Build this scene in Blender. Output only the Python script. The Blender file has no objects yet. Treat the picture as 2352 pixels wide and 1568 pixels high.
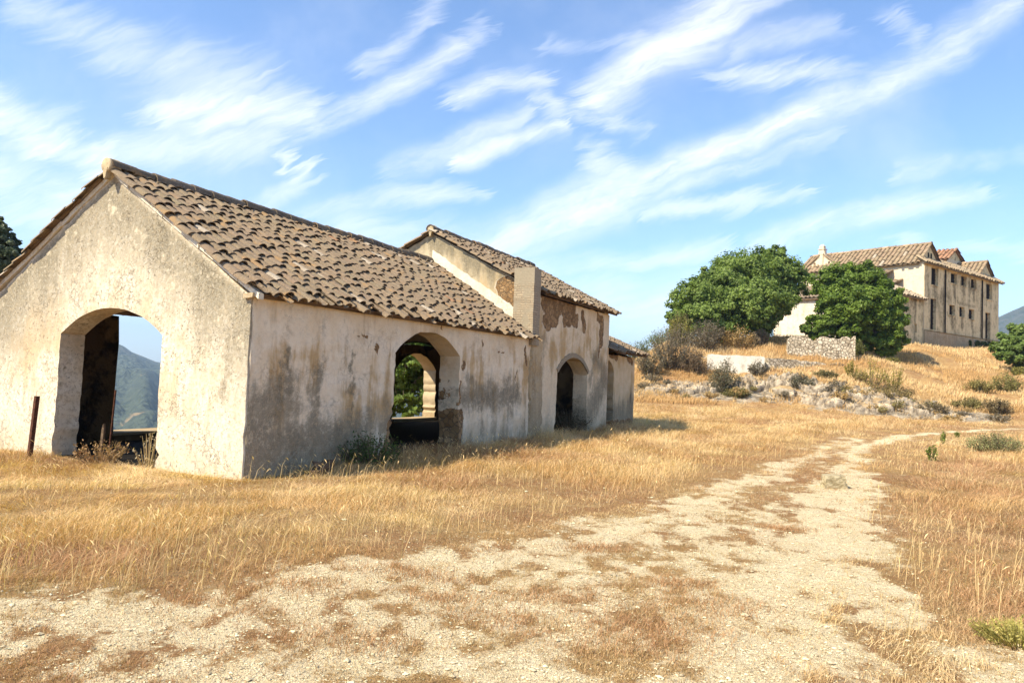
import bpy, bmesh, math, random
import numpy as np
from mathutils import Vector, Matrix
from mathutils.geometry import delaunay_2d_cdt

R_ = math.radians
rng = np.random.default_rng(7)
random.seed(7)
SC = bpy.context.scene
COL = SC.collection

# ------------------------------------------------------------------ camera
H = 1.6
pitch, roll = R_(2.75), R_(2.2)
FPX, CX, CY = 1700.0, 1176.0, 784.0
fwd = np.array([0, math.cos(pitch), math.sin(pitch)])
r0 = np.array([1.0, 0, 0]); u0 = np.cross(r0, fwd)
rt = math.cos(roll) * r0 + math.sin(roll) * u0
up = -math.sin(roll) * r0 + math.cos(roll) * u0
CAM = np.array([0, 0, H])
cam = bpy.data.cameras.new('camera'); camo = bpy.data.objects.new('camera', cam); COL.objects.link(camo)
cam.lens = 36 * FPX / 2352; cam.sensor_width = 36; cam.sensor_fit = 'HORIZONTAL'
cam.clip_start = 0.05; cam.clip_end = 20000
camo.matrix_world = Matrix(((rt[0], up[0], -fwd[0], 0), (rt[1], up[1], -fwd[1], 0), (rt[2], up[2], -fwd[2], H), (0, 0, 0, 1)))
SC.camera = camo

def ray(x, y):                       # survey helper: a sight line measured on the photograph
    return fwd + (x - CX) / FPX * rt - (y - CY) / FPX * up
def at(x, y, dep):                   # point on that sight line at a distance north of the tripod
    q = ray(x, y); return CAM + q * dep / q[1]
def gnd(x, y, z=0.0):
    q = ray(x, y); return CAM + q * (z - H) / q[2]

# ------------------------------------------------------------------ noise (numpy)
def _hash(ix, iy, iz, seed):
    n = (ix.astype(np.int64) * 374761393 + iy.astype(np.int64) * 668265263 + iz.astype(np.int64) * 2147483647 + seed * 144665) & 0x7fffffff
    n = (n ^ (n >> 13)) * 1274126177 & 0x7fffffff
    n = (n ^ (n >> 16)) * 1103515245 & 0x7fffffff
    return ((n >> 8) & 0xffff) / 65535.0
def vnoise(x, y, z=0.0, seed=0):
    x = np.asarray(x, float); y = np.asarray(y, float); z = np.zeros_like(x) + z
    ix, iy, iz = np.floor(x), np.floor(y), np.floor(z)
    fx, fy, fz = x - ix, y - iy, z - iz
    fx, fy, fz = [t * t * (3 - 2 * t) for t in (fx, fy, fz)]
    r = 0
    for dx in (0, 1):
        for dy in (0, 1):
            for dz in (0, 1):
                w = (fx if dx else 1 - fx) * (fy if dy else 1 - fy) * (fz if dz else 1 - fz)
                r = r + w * _hash(ix + dx, iy + dy, iz + dz, seed)
    return r
def fbm(x, y, z=0.0, oct=4, seed=0):
    x = np.asarray(x, float); y = np.asarray(y, float); a, t, s = 0.5, 0.0, 0.0
    z = np.zeros_like(x) + z
    for o in range(oct):
        t = t + a * vnoise(x, y, z, seed + o * 17); s += a; a *= 0.5; x = x * 2.03; y = y * 2.03; z = z * 2.03
    return t / s
def sstep(a, b, x):
    t = np.clip((np.asarray(x, float) - a) / (b - a), 0, 1); return t * t * (3 - 2 * t)

# ------------------------------------------------------------------ object helpers
def mesh(name, V, F, mat=None, parent=None, col=None, smooth=False):
    V = np.asarray(V, np.float32)
    if not isinstance(F, (list, tuple)): F = [F]
    F = [np.asarray(f, np.int32) for f in F if len(f)]
    me = bpy.data.meshes.new(name)
    me.vertices.add(len(V)); me.vertices.foreach_set('co', V.ravel())
    nl = sum(f.size for f in F); npoly = sum(len(f) for f in F)
    me.loops.add(nl); me.polygons.add(npoly)
    me.loops.foreach_set('vertex_index', np.concatenate([f.ravel() for f in F]))
    tot = np.concatenate([np.full(len(f), f.shape[1], np.int32) for f in F])
    st = np.concatenate([[0], np.cumsum(tot)[:-1]]).astype(np.int32)
    me.polygons.foreach_set('loop_start', st)
    me.polygons.foreach_set('use_smooth', np.full(npoly, bool(smooth) or npoly < 90000))
    me.update(calc_edges=True)
    if not smooth and npoly < 90000: me.set_sharp_from_angle(angle=R_(14 if name in ('rock_outcrop', 'boulder', 'stone_block') else 34))      # crisp arrises, soft curves
    if col is not None:
        a = me.attributes.new('col', 'FLOAT_COLOR', 'POINT')
        c = np.ones((len(V), 4), np.float32); c[:, :np.shape(col)[1]] = col
        a.data.foreach_set('color', c.ravel())
    o = bpy.data.objects.new(name, me); COL.objects.link(o)
    if mat: me.materials.append(mat)
    if parent: o.parent = parent
    return o
def empty(name, loc=(0, 0, 0), rz=0):
    o = bpy.data.objects.new(name, None); COL.objects.link(o); o.location = loc; o.rotation_euler = (0, 0, rz)
    o.empty_display_size = .3; return o
def tag(o, label=None, cat=None, group=None, kind=None):
    if label: o['label'] = label
    if cat: o['category'] = cat
    if group: o['group'] = group
    if kind: o['kind'] = kind
    return o
class MB:
    """collects shapes into one mesh"""
    def __init__(s): s.V = []; s.F3 = []; s.F4 = []; s.C = []; s.n = 0
    def add(s, V, F, col=None):
        V = np.asarray(V, float); F = np.asarray(F, int)
        (s.F3 if F.shape[1] == 3 else s.F4).append(F + s.n)
        s.V.append(V); s.n += len(V)
        if col is None: col = (1, 1, 1)
        s.C.append(np.broadcast_to(np.asarray(col, float), (len(V), 3)))
        return s
    def box(s, a, b, col=None, jit=0):
        a, b = np.array(a, float), np.array(b, float)
        V = np.array([[(a, b)[i][0], (a, b)[j][1], (a, b)[k][2]] for k in (0, 1) for j in (0, 1) for i in (0, 1)])
        if jit: V = V + rng.normal(0, jit, V.shape)
        return s.add(V, [[0, 2, 3, 1], [4, 5, 7, 6], [0, 1, 5, 4], [2, 6, 7, 3], [0, 4, 6, 2], [1, 3, 7, 5]], col)
    def prism(s, poly, ext, col=None):
        """poly: list of 3-D points, ext: vector"""
        P = np.array(poly, float); n = len(P); ext = np.array(ext, float)
        V = np.vstack([P, P + ext])
        s.add(V, [[i, (i + 1) % n, n + (i + 1) % n, n + i] for i in range(n)], col)
        b = s.n - 2 * n
        for i in range(1, n - 1):
            s.F3.append(np.array([[b, b + i + 1, b + i], [b + n, b + n + i, b + n + i + 1]]))
        return s
    def tube(s, P, rad, seg=6, col=None):
        P = np.array(P, float); rad = np.broadcast_to(np.asarray(rad, float), (len(P),))
        T = np.gradient(P, axis=0); T /= np.linalg.norm(T, axis=1)[:, None] + 1e-9
        ref = np.array([0.31, 0.95, 0.1]); A = np.cross(T, ref); A /= np.linalg.norm(A, axis=1)[:, None] + 1e-9; B = np.cross(T, A)
        th = np.linspace(0, 2 * np.pi, seg, endpoint=False)
        V = P[:, None] + rad[:, None, None] * (np.cos(th)[None, :, None] * A[:, None] + np.sin(th)[None, :, None] * B[:, None])
        n = len(P); F = [[i * seg + j, i * seg + (j + 1) % seg, (i + 1) * seg + (j + 1) % seg, (i + 1) * seg + j] for i in range(n - 1) for j in range(seg)]
        V = np.vstack([V.reshape(-1, 3), P[:1], P[-1:]]); b = s.n
        s.add(V, F, col)
        s.F3.append(np.array([[b + n * seg, b + (j + 1) % seg, b + j] for j in range(seg)] + [[b + n * seg + 1, b + (n - 1) * seg + j, b + (n - 1) * seg + (j + 1) % seg] for j in range(seg)]))
        return s
    def build(s, name, mat, parent=None, smooth=False, attr=False):
        F = [np.vstack(f) for f in (s.F3, s.F4) if f]
        return mesh(name, np.vstack(s.V), F, mat, parent, np.vstack(s.C) if attr else None, smooth)

# ------------------------------------------------------------------ material helpers
class NT:
    def __init__(s, tree): s.t = tree; s.l = tree.links
    def n(s, typ, **kw):
        nd = s.t.nodes.new(typ)
        for k, v in kw.items(): setattr(nd, k, v)
        return nd
    def put(s, sock, v):
        if v is None: return
        if isinstance(v, bpy.types.NodeSocket): s.l.new(v, sock)
        else:
            if isinstance(v, (tuple, list)) and len(v) == 3 and sock.type == 'RGBA': v = (*v, 1)
            sock.default_value = v
    def m(s, op, a, b=None, c=None, clamp=False):
        nd = s.n('ShaderNodeMath', operation=op, use_clamp=clamp)
        for i, v in enumerate((a, b, c)): s.put(nd.inputs[i], v)
        return nd.outputs[0]
    def vm(s, op, a, b=None, scale=None):
        nd = s.n('ShaderNodeVectorMath', operation=op)
        s.put(nd.inputs[0], a); s.put(nd.inputs[1], b)
        if scale is not None: s.put(nd.inputs['Scale'], scale)
        return nd.outputs['Value'] if op in ('DOT_PRODUCT', 'LENGTH', 'DISTANCE') else nd.outputs['Vector']
    def mix(s, f, a, b, mode='MIX'):
        nd = s.n('ShaderNodeMix', data_type='RGBA', blend_type=mode); nd.clamp_factor = True
        s.put(nd.inputs[0], f); s.put(nd.inputs[6], a); s.put(nd.inputs[7], b); return nd.outputs[2]
    def ss(s, x, a, b, lo=0.0, hi=1.0):
        nd = s.n('ShaderNodeMapRange', interpolation_type='SMOOTHSTEP')
        s.put(nd.inputs[0], x)
        for i, v in enumerate((a, b, lo, hi)): s.put(nd.inputs[i + 1], v)
        return nd.outputs[0]
    def noise(s, vec, scale, detail=4, rough=.55, dist=0, out='Fac'):
        nd = s.n('ShaderNodeTexNoise'); s.put(nd.inputs['Vector'], vec); s.put(nd.inputs['Scale'], scale)
        nd.inputs['Detail'].default_value = detail; nd.inputs['Roughness'].default_value = rough; nd.inputs['Distortion'].default_value = dist
        return nd.outputs[0 if out == 'Fac' else 1]
    def vor(s, vec, scale, feature='F1', out=0, rand=1):
        nd = s.n('ShaderNodeTexVoronoi', feature=feature); s.put(nd.inputs['Vector'], vec); s.put(nd.inputs['Scale'], scale)
        nd.inputs['Randomness'].default_value = rand; return nd.outputs[out]
    def sc(s, vec, xyz): return s.vm('MULTIPLY', vec, xyz)
    def xyz(s, vec):
        nd = s.n('ShaderNodeSeparateXYZ'); s.put(nd.inputs[0], vec); return nd.outputs
    def comb(s, x, y, z=0.0):
        nd = s.n('ShaderNodeCombineXYZ')
        for i, v in enumerate((x, y, z)): s.put(nd.inputs[i], v)
        return nd.outputs[0]
    def ob(s): return s.n('ShaderNodeTexCoord').outputs['Object']
    def attr(s, name='col'): return s.n('ShaderNodeAttribute', attribute_name=name)
    def bump(s, h, strength=.5, dist=.02, nrm=None):
        nd = s.n('ShaderNodeBump'); nd.inputs['Strength'].default_value = strength; nd.inputs['Distance'].default_value = dist
        s.put(nd.inputs['Height'], h); s.put(nd.inputs['Normal'], nrm); return nd.outputs[0]
    def segmask(s, p, segs):
        """soft mask round line pieces; segs: (ax, ay, bx, by, half width, amount)"""
        acc = None
        for ax, ay, bx, by, w, k in segs:
            ab = (bx - ax, by - ay, 0); L2 = max(ab[0] ** 2 + ab[1] ** 2, 1e-9)
            pq = p
            if acc is not None:      # chained on the last result so the shader works through the pieces one by one
                nd = s.n('ShaderNodeVectorMath', operation='MULTIPLY_ADD')
                s.put(nd.inputs[0], acc); nd.inputs[1].default_value = (1e-9, 1e-9, 0); s.put(nd.inputs[2], p); pq = nd.outputs[0]
            pa = s.vm('SUBTRACT', pq, (ax, ay, 0))
            t = s.m('MULTIPLY', s.vm('DOT_PRODUCT', pa, ab), 1 / L2, clamp=True)
            d = s.vm('DISTANCE', pa, s.vm('SCALE', ab, None, t))
            mk = s.ss(d, w, 0.0, 0.0, k)
            acc = mk if acc is None else s.m('MAXIMUM', acc, mk)
        return acc
def material(name):
    m = bpy.data.materials.new(name); m.use_nodes = True
    t = m.node_tree; t.nodes.clear(); nt = NT(t)
    out = nt.n('ShaderNodeOutputMaterial'); bs = nt.n('ShaderNodeBsdfPrincipled')
    bs.inputs['Roughness'].default_value = .9; bs.inputs['Specular IOR Level'].default_value = .15
    t.links.new(bs.outputs[0], out.inputs[0])
    return m, nt, bs, out
def fin(nt, bs, col, nrm=None, rough=None):
    nt.put(bs.inputs['Base Color'], col)
    if nrm is not None: nt.put(bs.inputs['Normal'], nrm)
    if rough is not None: nt.put(bs.inputs['Roughness'], rough)

# ------------------------------------------------------------------ light and sky
SUN_TO = np.array([-.85, -.53]); SUN_TO /= np.linalg.norm(SUN_TO); SUN_EL = R_(47)
sd = np.array([SUN_TO[0] * math.cos(SUN_EL), SUN_TO[1] * math.cos(SUN_EL), math.sin(SUN_EL)])
sl = bpy.data.lights.new('sun', 'SUN'); sl.energy = 4.7; sl.angle = R_(.5); sl.color = (1, .88, .67)
so = bpy.data.objects.new('sun', sl); COL.objects.link(so); so.location = (-40, -30, 60)
so.rotation_euler = Vector(-sd).to_track_quat('-Z', 'Y').to_euler()
W = bpy.data.worlds.new('World'); SC.world = W; W.use_nodes = True
wt = NT(W.node_tree); W.node_tree.nodes.clear()
sky = wt.n('ShaderNodeTexSky', sky_type='NISHITA'); sky.sun_disc = False
sky.sun_elevation = SUN_EL; sky.sun_rotation = math.atan2(sd[0], sd[1]); sky.altitude = 300; sky.air_density = 1.0; sky.dust_density = .5; sky.ozone_density = 2.2
gen = wt.n('ShaderNodeTexCoord').outputs['Generated']
X, Y, Z = wt.xyz(gen)
ya = wt.m('MAXIMUM', wt.m('ABSOLUTE', Y), .12)
gx = wt.m('DIVIDE', X, ya); gz = wt.m('DIVIDE', Z, ya)
p = wt.comb(gx, gz)
def g2(x, y):
    q = ray(x, y); return q[0] / q[1], q[2] / q[1]
bands = [  # wisps of cirrus: (photo x, y) chains, half width, amount
    ([(1060, 580), (1250, 520), (1420, 440)], 95, .95), ([(1420, 440), (1620, 365), (1850, 275)], 62, .98), ([(1360, 370), (1440, 400), (1500,420)], 60, .7),
    ([(1850, 275), (2040, 190), (2200, 90), (2330, 10)], 78, .72), ([(2060, 40), (2130, 120), (2080, 180)], 60, .5),
    ([(1300, 540), (1600, 420), (1900, 330)], 34, .6),
    ([(1400, 220), (1500, 130), (1600, 60), (1720, -40)], 105, .9), ([(1290, 90), (1480, 110)], 45, .55),
    ([(720, 300), (850, 245), (960, 180), (1060, 110)], 58, .72), ([(860,150),(960,60),(1010,-20)], 50, .5), ([(1090, 90), (1120, 40)], 42, .6),
    ([(1040, 245), (1130, 200), (1230, 190)], 52, .85),
    ([(380, 260), (540, 260), (700, 268)], 90, .85), ([(330, 150), (560, 230)], 110, .5), ([(60, 20), (300, 130)], 90, .45),
    ([(-40, 270), (120, 320), (250, 400)], 95, .95), ([(-40, 420), (120, 470), (280, 520)], 150, .75), ([(250,350),(480,330),(640,330)], 75, .6),
    ([(600, 480), (690, 440), (720, 400), (705, 360)], 38, .8), ([(740, 490), (930, 455), (1080, 440)], 40, .65),
    ([(1040, 370), (1160, 330), (1300, 300)], 40, .85), ([(900, 400), (1080, 330), (1200, 280)], 50, .55), ([(1230, 230), (1350, 270), (1480, 300)], 40, .55),
    ([(2060, 400), (2200, 365), (2400, 335)], 42, .75), ([(1720, 570), (1950, 510), (2100, 470), (2250, 430)], 48, .8),
    ([(1480, 490), (1650, 470), (1850, 455)], 32, .6), ([(1240, 610), (1450, 590), (1650, 555)], 45, .6), ([(1640, 170), (1820, 175), (2060, 190)], 48, .65), ([(1680, 100), (1900, 70)], 60, .42),
    ([(1350, 700), (1480, 720), (1560, 690)], 130, .85), ([(1000, 560), (1250, 640)], 90, .6), ([(2050, 570), (2400, 575)], 30, .45), ([(800,530),(1000,560)],80,.5),
]
segs = []
for ch, w, k in bands:
    for a, b in zip(ch[:-1], ch[1:]):
        A_, B_ = g2(*a), g2(*b); segs.append((A_[0], A_[1], B_[0], B_[1], w / FPX * 1.0, k))
warp = wt.vm('SCALE', wt.vm('SUBTRACT', wt.noise(p, 3, 5, .6, out='Color'), (.5, .5, .5)), None, .10)
pw = wt.vm('ADD', p, warp)
ca, sa = math.cos(R_(24)), math.sin(R_(24))
al0 = wt.vm('DOT_PRODUCT', pw, (ca, sa, 0)); ac0 = wt.vm('DOT_PRODUCT', pw, (-sa, ca, 0))
smear = wt.m('MULTIPLY', wt.m('SUBTRACT', wt.noise(wt.comb(wt.m('MULTIPLY', al0, 3.0), wt.m('MULTIPLY', ac0, 34.0), 5.5), 1.0, 6, .70, .5), .5), .17)
ps = wt.vm('ADD', pw, wt.vm('SCALE', (ca, sa, 0), None, smear))
cl = wt.segmask(ps, segs)
along = wt.vm('DOT_PRODUCT', pw, (ca, sa, 0)); across = wt.vm('DOT_PRODUCT', pw, (-sa, ca, 0))
st1 = wt.noise(wt.comb(wt.m('MULTIPLY', along, 5.0), wt.m('MULTIPLY', across, 26.0)), 1.0, 8, .62, .6)
st2 = wt.noise(wt.comb(wt.m('MULTIPLY', along, 2.2), wt.m('MULTIPLY', across, 7.0), 3.1), 1.0, 7, .62, .4)
fib = wt.noise(wt.comb(wt.m('MULTIPLY', along, 16.0), wt.m('MULTIPLY', across, 90.0), 1.7), 1.0, 6, .7, 1.2)
tex = wt.m('ADD', wt.m('MULTIPLY', st1, .75), wt.m('ADD', wt.m('MULTIPLY', st2, .58), wt.m('MULTIPLY', fib, .46)))
den = wt.m('MULTIPLY', cl, wt.ss(tex, .50, 1.16, .06, 1.0))
veil = wt.m('MULTIPLY', wt.ss(wt.noise(pw, 2.2, 6, .6), .42, .75), .22)
den = wt.m('ADD', den, wt.m('MULTIPLY', veil, wt.m('SUBTRACT', 1.0, den)), clamp=True)
den = wt.m('MULTIPLY', den, wt.ss(Z, -.02, .04))
skyc = wt.mix(1.0, sky.outputs[0], (.82, .93, 1.05), 'MULTIPLY')
cloudc = wt.mix(1.0, (6.3, 6.2, 6.1), (1.0, 1.0, 1.0), 'MULTIPLY')
wc = wt.mix(wt.m('MULTIPLY', den, .86), skyc, cloudc)
bg = wt.n('ShaderNodeBackground'); wt.put(bg.inputs[0], wc); bg.inputs[1].default_value = .13
wo = wt.n('ShaderNodeOutputWorld'); W.node_tree.links.new(bg.outputs[0], wo.inputs[0])
SC.view_settings.view_transform = 'Standard'; SC.view_settings.look = 'None'
SC.view_settings.exposure = .95; SC.view_settings.gamma = 1
SC.render.engine = 'CYCLES'
try:
    SC.cycles.use_denoising = True; SC.cycles.max_bounces = 8; SC.cycles.volume_bounces = 0
    SC.cycles.use_preview_denoising = False
except Exception: pass

# ------------------------------------------------------------------ barn frame
BA = R_(26); BU = np.array([math.sin(BA), math.cos(BA), 0]); BV = np.array([-math.cos(BA), math.sin(BA), 0])
B0 = np.array([-3.795, 10.641, 0.0])
def bl(u, v, z=0.0): return B0 + BU * u + BV * v + np.array([0, 0, z])
def uv_of(Xa, Ya):
    dx, dy = Xa - B0[0], Ya - B0[1]
    return dx * BU[0] + dy * BU[1], dx * BV[0] + dy * BV[1]

# ------------------------------------------------------------------ terrain
ctrl = []
for px, py, dep in [
    (1480, 905, 50), (1500, 912, 50), (1600, 916, 50), (1700, 918, 50), (1800, 928, 49), (1900, 940, 48), (2000, 955, 47), (2100, 962, 46.5), (2200, 967, 46),
    (1490, 878, 53), (1560, 882, 53), (1650, 882, 53), (1730, 872, 53), (1800, 866, 53), (1880, 868, 52.5), (1950, 880, 51.5), (2030, 898, 50.5), (2100, 925, 49.5), (2200, 957, 47.5),
    (1560, 850, 56), (1625, 851, 56), (1690, 853, 56), (1755, 856, 56), (1850, 851, 56), (1940, 848, 56), (2020, 858, 54), (2100, 880, 53), (2200, 915, 51),
    (1480, 850, 56), (1475, 825, 60), (1530, 790, 62), (1560, 765, 63), (1600, 800, 60), (1650, 790, 62), (1740, 790, 63), (1740, 770, 65),
    (1800, 818, 58.5), (1950, 826, 58.5), (1975, 823, 60), (1880, 790, 63), (1770, 784, 66), (1830, 782, 66.5), (2050, 815, 64), (2030, 835, 58),
    (2112, 788, 74), (2110, 806, 68), (2170, 800, 74), (2287, 792, 86), (2287, 808, 78), (2200, 830, 66), (2352, 852, 66), (2250, 860, 60), (2352, 890, 56), (2200, 880, 56),
    (2300, 912, 52), (2352, 930, 49), (2280, 950, 47.5), (2352, 962, 45), (2500, 900, 50), (2500, 850, 60), (2500, 800, 75), (2150, 858, 60),
]: ctrl.append(at(px, py, dep))
for Xp in range(-40, 31, 9):
    for Yp in range(-30, 47, 9):
        u, v = uv_of(Xp, Yp)
        if v > 7.5 and u > -4: continue
        if Xp > 22 and Yp > 40: continue
        ctrl.append((Xp, Yp, 0.0 if v < 9 else -(v - 9) * .12))
for u in (-6, 2, 10, 18, 24):
    for v, z in ((7.5, 0.0), (10, -1.0), (16, -3.0), (28, -6.5), (45, -12), (75, -22)):
        ctrl.append(bl(u, v, z))
for P_ in [(10, 48, 0.3), (5, 45, 0), (0, 45, -1.5), (8, 60, 1.5), (3, 70, -3), (12, 80, 3), (20, 90, 5.5), (5, 100, -6), (40, 100, 6.8), (70, 95, 6), (80, 70, 6.5), (60, 60, 6), (45, 45, 1.5), (60, 40, 3),
           (38, 35, .3), (42, 20, .5), (60, 20, 2), (40, 0, .5), (40, -30, 0), (60, -30, 1), (42, 85, 6.9), (52, 88, 7.1), (35, 80, 6.6), (30, 78, 6.2), (30, 110, 2), (60, 120, 0), (90, 110, 2), (-40, 80, -26), (-20, 110, -30), (10, 130, -14), (-60, 40, -12), (-80, 0, -6), (0, -80, 0), (100, 0, 4), (-60, -60, -2), (80, -80, 2)]:
    ctrl.append(P_)
ctrl = np.array(ctrl, float)
_D = np.linalg.norm(ctrl[:, None, :2] - ctrl[None, :, :2], axis=2)
_n = len(ctrl)
_M = np.zeros((_n + 1, _n + 1)); _M[:_n, :_n] = _D + np.eye(_n) * -.35; _M[:_n, _n] = 1; _M[_n, :_n] = 1
_wt = np.linalg.solve(_M, np.append(ctrl[:, 2], 0))
THp = np.array([-180, -60, -40, -36, -30, -27.9, -25.5, -20, -10, 5, 14, 25, 30, 33.2, 34.7, 38, 45, 60, 120, 180.])
RGp = np.array([40, 120, 130, 118, 70, 44, 3, -18, -25, 0, 30, 60, 120, 206, 240, 300, 270, 160, 60, 40.])
def height(Xa, Ya):
    Xa = np.asarray(Xa, float); Ya = np.asarray(Ya, float); sh = Xa.shape
    x, y = Xa.ravel(), Ya.ravel(); h = np.empty(len(x))
    for i in range(0, len(x), 20000):
        d = np.hypot(x[i:i + 20000, None] - ctrl[None, :, 0], y[i:i + 20000, None] - ctrl[None, :, 1])
        h[i:i + 20000] = d @ _wt[:_n] + _wt[_n]
    r = np.hypot(x, y); th = np.degrees(np.arctan2(x, y))
    u, v = uv_of(x, y)
    flat = (sstep(3, -1, v - 6.8)) * sstep(46, 40, y) * sstep(40, 30, np.abs(x))
    h = h * (1 - flat) + 0.0 * flat
    inb = (u > -.2) & (u < 19.5) & (v > -.1) & (v < 6.6)
    h = np.where(inb, -.02, h)
    h += (fbm(x * .9, y * .9, oct=3, seed=3) - .5) * .10 * ~inb * sstep(1, 6, r) * (1 + sstep(25, 60, r) * 2.0)
    rough = sstep(.5, 2.5, h) * sstep(30, 45, r)
    h += (fbm(x * .35, y * .35, oct=4, seed=9) - .5) * .9 * rough
    rh = np.interp(th, THp, RGp)
    rf = fbm(th * .35 + 50, r * .0022, oct=5, seed=21) - .5
    rise = sstep(750, 2400, r) * (1 - .5 * sstep(2600, 5500, r))
    far = -34 - 60 * sstep(150, 700, r) + (rh + 94) * rise
    far += rf * 150 * sstep(500, 1400, r) * sstep(2400, 1500, r) + (fbm(x * .012, y * .012, oct=5, seed=31) - .5) * 34 * sstep(200, 700, r) * (1 - .75*sstep(1900, 2350, r))
    k = sstep(105, 260, r)
    h = h * (1 - k) + far * k
    return h.reshape(sh)
def hz(Xp, Yp): return float(height(np.array([Xp]), np.array([Yp]))[0])

# track across the yard, in ground metres
def gp(pts): return np.array([gnd(*q)[:2] for q in pts])
yard = gp([(-900, 1470), (0, 1392), (480, 1368), (880, 1295), (1180, 1212), (1500, 1145), (1720, 1092), (1850, 1040), (1960, 1000), (2150, 985), (2600, 972), (2600, 985), (2200, 1000), (2040, 1020), (1985, 1060), (2010, 1120), (1985, 1200), (1965, 1300), (1930, 1420), (1900, 1568), (1900, 2400), (-900, 2400)])
tracks = [(gp([(1690, 2000), (1720, 1568), (1790, 1400), (1860, 1280), (1905, 1190), (1935, 1110), (1950, 1060), (1975, 1025), (2060, 1005), (2200, 990), (2600, 975)]), .38, 1.0),
          (gp([(-300, 1440), (200, 1405), (600, 1375), (1000, 1310), (1350, 1230), (1700, 1120), (1860, 1050), (1960, 1005)]), .34, .8),
          (gp([(-200, 1720), (400, 1470), (900, 1420), (1300, 1330), (1600, 1230), (1880, 1170)]), .6, .55),
          (gp([(2230, 1600), (2340, 1545), (2600, 1500)]), .35, .9), (gp([(1330, 1560), (1700, 1530)]), .5, .5),
          (gp([(2000, 1012), (2200, 1008), (2600, 990)]), .3, .5)]
def seg_dist(x, y, P):
    d = np.full(x.shape, 1e9)
    for a, b in zip(P[:-1], P[1:]):
        ab = b - a; L2 = ab @ ab + 1e-9
        t = np.clip(((x - a[0]) * ab[0] + (y - a[1]) * ab[1]) / L2, 0, 1)
        d = np.minimum(d, np.hypot(x - a[0] - t * ab[0], y - a[1] - t * ab[1]))
    return d
def inside(x, y, P):
    c = np.zeros(x.shape, bool)
    for a, b in zip(P, np.roll(P, -1, axis=0)):
        cond = ((a[1] > y) != (b[1] > y)) & (x < (b[0] - a[0]) * (y - a[1]) / (b[1] - a[1] + 1e-12) + a[0])
        c ^= cond
    return c
def path_mask(x, y):
    x = np.asarray(x, float); y = np.asarray(y, float)
    r = np.hypot(x, y)
    wx = x + (fbm(x * 1.3, y * 1.3, oct=3, seed=41) - .5) * .9; wy = y + (fbm(x * 1.3, y * 1.3, oct=3, seed=43) - .5) * 1.1
    d = seg_dist(wx, wy, np.vstack([yard, yard[:1]])); sd_ = np.where(inside(wx, wy, yard), d, -d)
    base = sstep(-.7, 1.5, sd_)
    pat = .5 * fbm(x * 1.1, y * .8, oct=4, seed=51) + .5 * fbm(x * 3.6, y * 2.6, oct=4, seed=53)
    m = base * (.16 + .50 * sstep(.40, .62, pat)) * (1 - .55 * sstep(8.5, 14, r))
    for P, w, k in tracks:
        dd = seg_dist(wx, wy, P)
        wl = w * (1 - .35 * sstep(9, 18, r)); m = np.maximum(m, k * (1 - .25 * sstep(10, 16, r)) * sstep(wl * 2.5, wl * .1, dd) * sstep(.30, .56, pat + .10))
    m = m + (fbm(x * 6, y * 4.5, oct=3, seed=57) - .5) * 1.5 * sstep(.02, .3, m) * sstep(1.25, .7, m) * sstep(26, 10, r)
    return np.clip(m, 0, 1) * sstep(60, 40, r)
bank_top = np.array([at(*q)[:2] for q in [(1480, 900, 51.5), (1600, 905, 51.5), (1750, 900, 51.5), (1880, 905, 50), (2000, 930, 49), (2100, 945, 48), (2230, 965, 46.7)]])
def bank_mask(x, y):
    d = seg_dist(x, y, bank_top)
    return sstep(3.2, .8, d + (fbm(x * .8, y * .8, oct=3, seed=61) - .5) * 3.0)

def polar(th, rr):
    T, Rr = np.meshgrid(np.radians(th), rr); return Rr * np.sin(T), Rr * np.cos(T)
def grid_faces(nr, na, wrap=False):
    i, j = np.meshgrid(np.arange(nr - 1), np.arange(na - (0 if wrap else 1)), indexing='ij')
    j2 = (j + 1) % na
    return np.stack([i * na + j, i * na + j2, (i + 1) * na + j2, (i + 1) * na + j], -1).reshape(-1, 4)
thA = np.concatenate([np.arange(-180, -44, 3.0), np.arange(-44, 44, .16), np.arange(44, 180, 3.0)])
rA = np.concatenate([np.geomspace(.4, 3, 14)[:-1], np.geomspace(3, 130, 250)])
GX, GY = polar(thA, rA); GZ = height(GX, GY)
PM = path_mask(GX.ravel(), GY.ravel()); BM = bank_mask(GX.ravel(), GY.ravel())
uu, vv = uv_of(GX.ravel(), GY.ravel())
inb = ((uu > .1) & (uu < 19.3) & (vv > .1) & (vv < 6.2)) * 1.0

m_ground, nt, bs, _ = material('dry ground')
P = nt.ob(); at_ = nt.attr(); sp = nt.n('ShaderNodeSeparateColor'); nt.l.new(at_.outputs['Color'], sp.inputs[0])
pm, bm_, ib = sp.outputs[0], sp.outputs[1], sp.outputs[2]
n1 = nt.noise(P, .55, 6, .6); n2 = nt.noise(P, 3.2, 6, .65); n3 = nt.noise(P, 22, 5, .7); n4 = nt.noise(P, 90, 3, .7)
straw = nt.mix(nt.ss(n1, .4, .62), (.42, .26, .105), (.33, .18, .08))
straw = nt.mix(nt.ss(n2, .45, .7), straw, (.46, .31, .145))
straw = nt.mix(nt.ss(n3, .5, .72), straw, (.19, .115, .055))
grav = nt.mix(nt.ss(n2, .3, .7), (.75, .60, .35), (.84, .71, .465))
grav = nt.mix(nt.m('MULTIPLY', nt.ss(n3, .50, .68), .7), grav, (.40, .265, .125))
grav = nt.mix(nt.m('MULTIPLY', nt.ss(n4, .58, .75), .6), grav, (.22, .15, .08))
grav = nt.mix(nt.ss(nt.vor(P, 34), .22, .1, 0, .5), grav, (.70, .62, .46))
pmk = nt.m('ADD', pm, nt.m('MULTIPLY', nt.m('SUBTRACT', n3, .5), 1.3))
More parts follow.
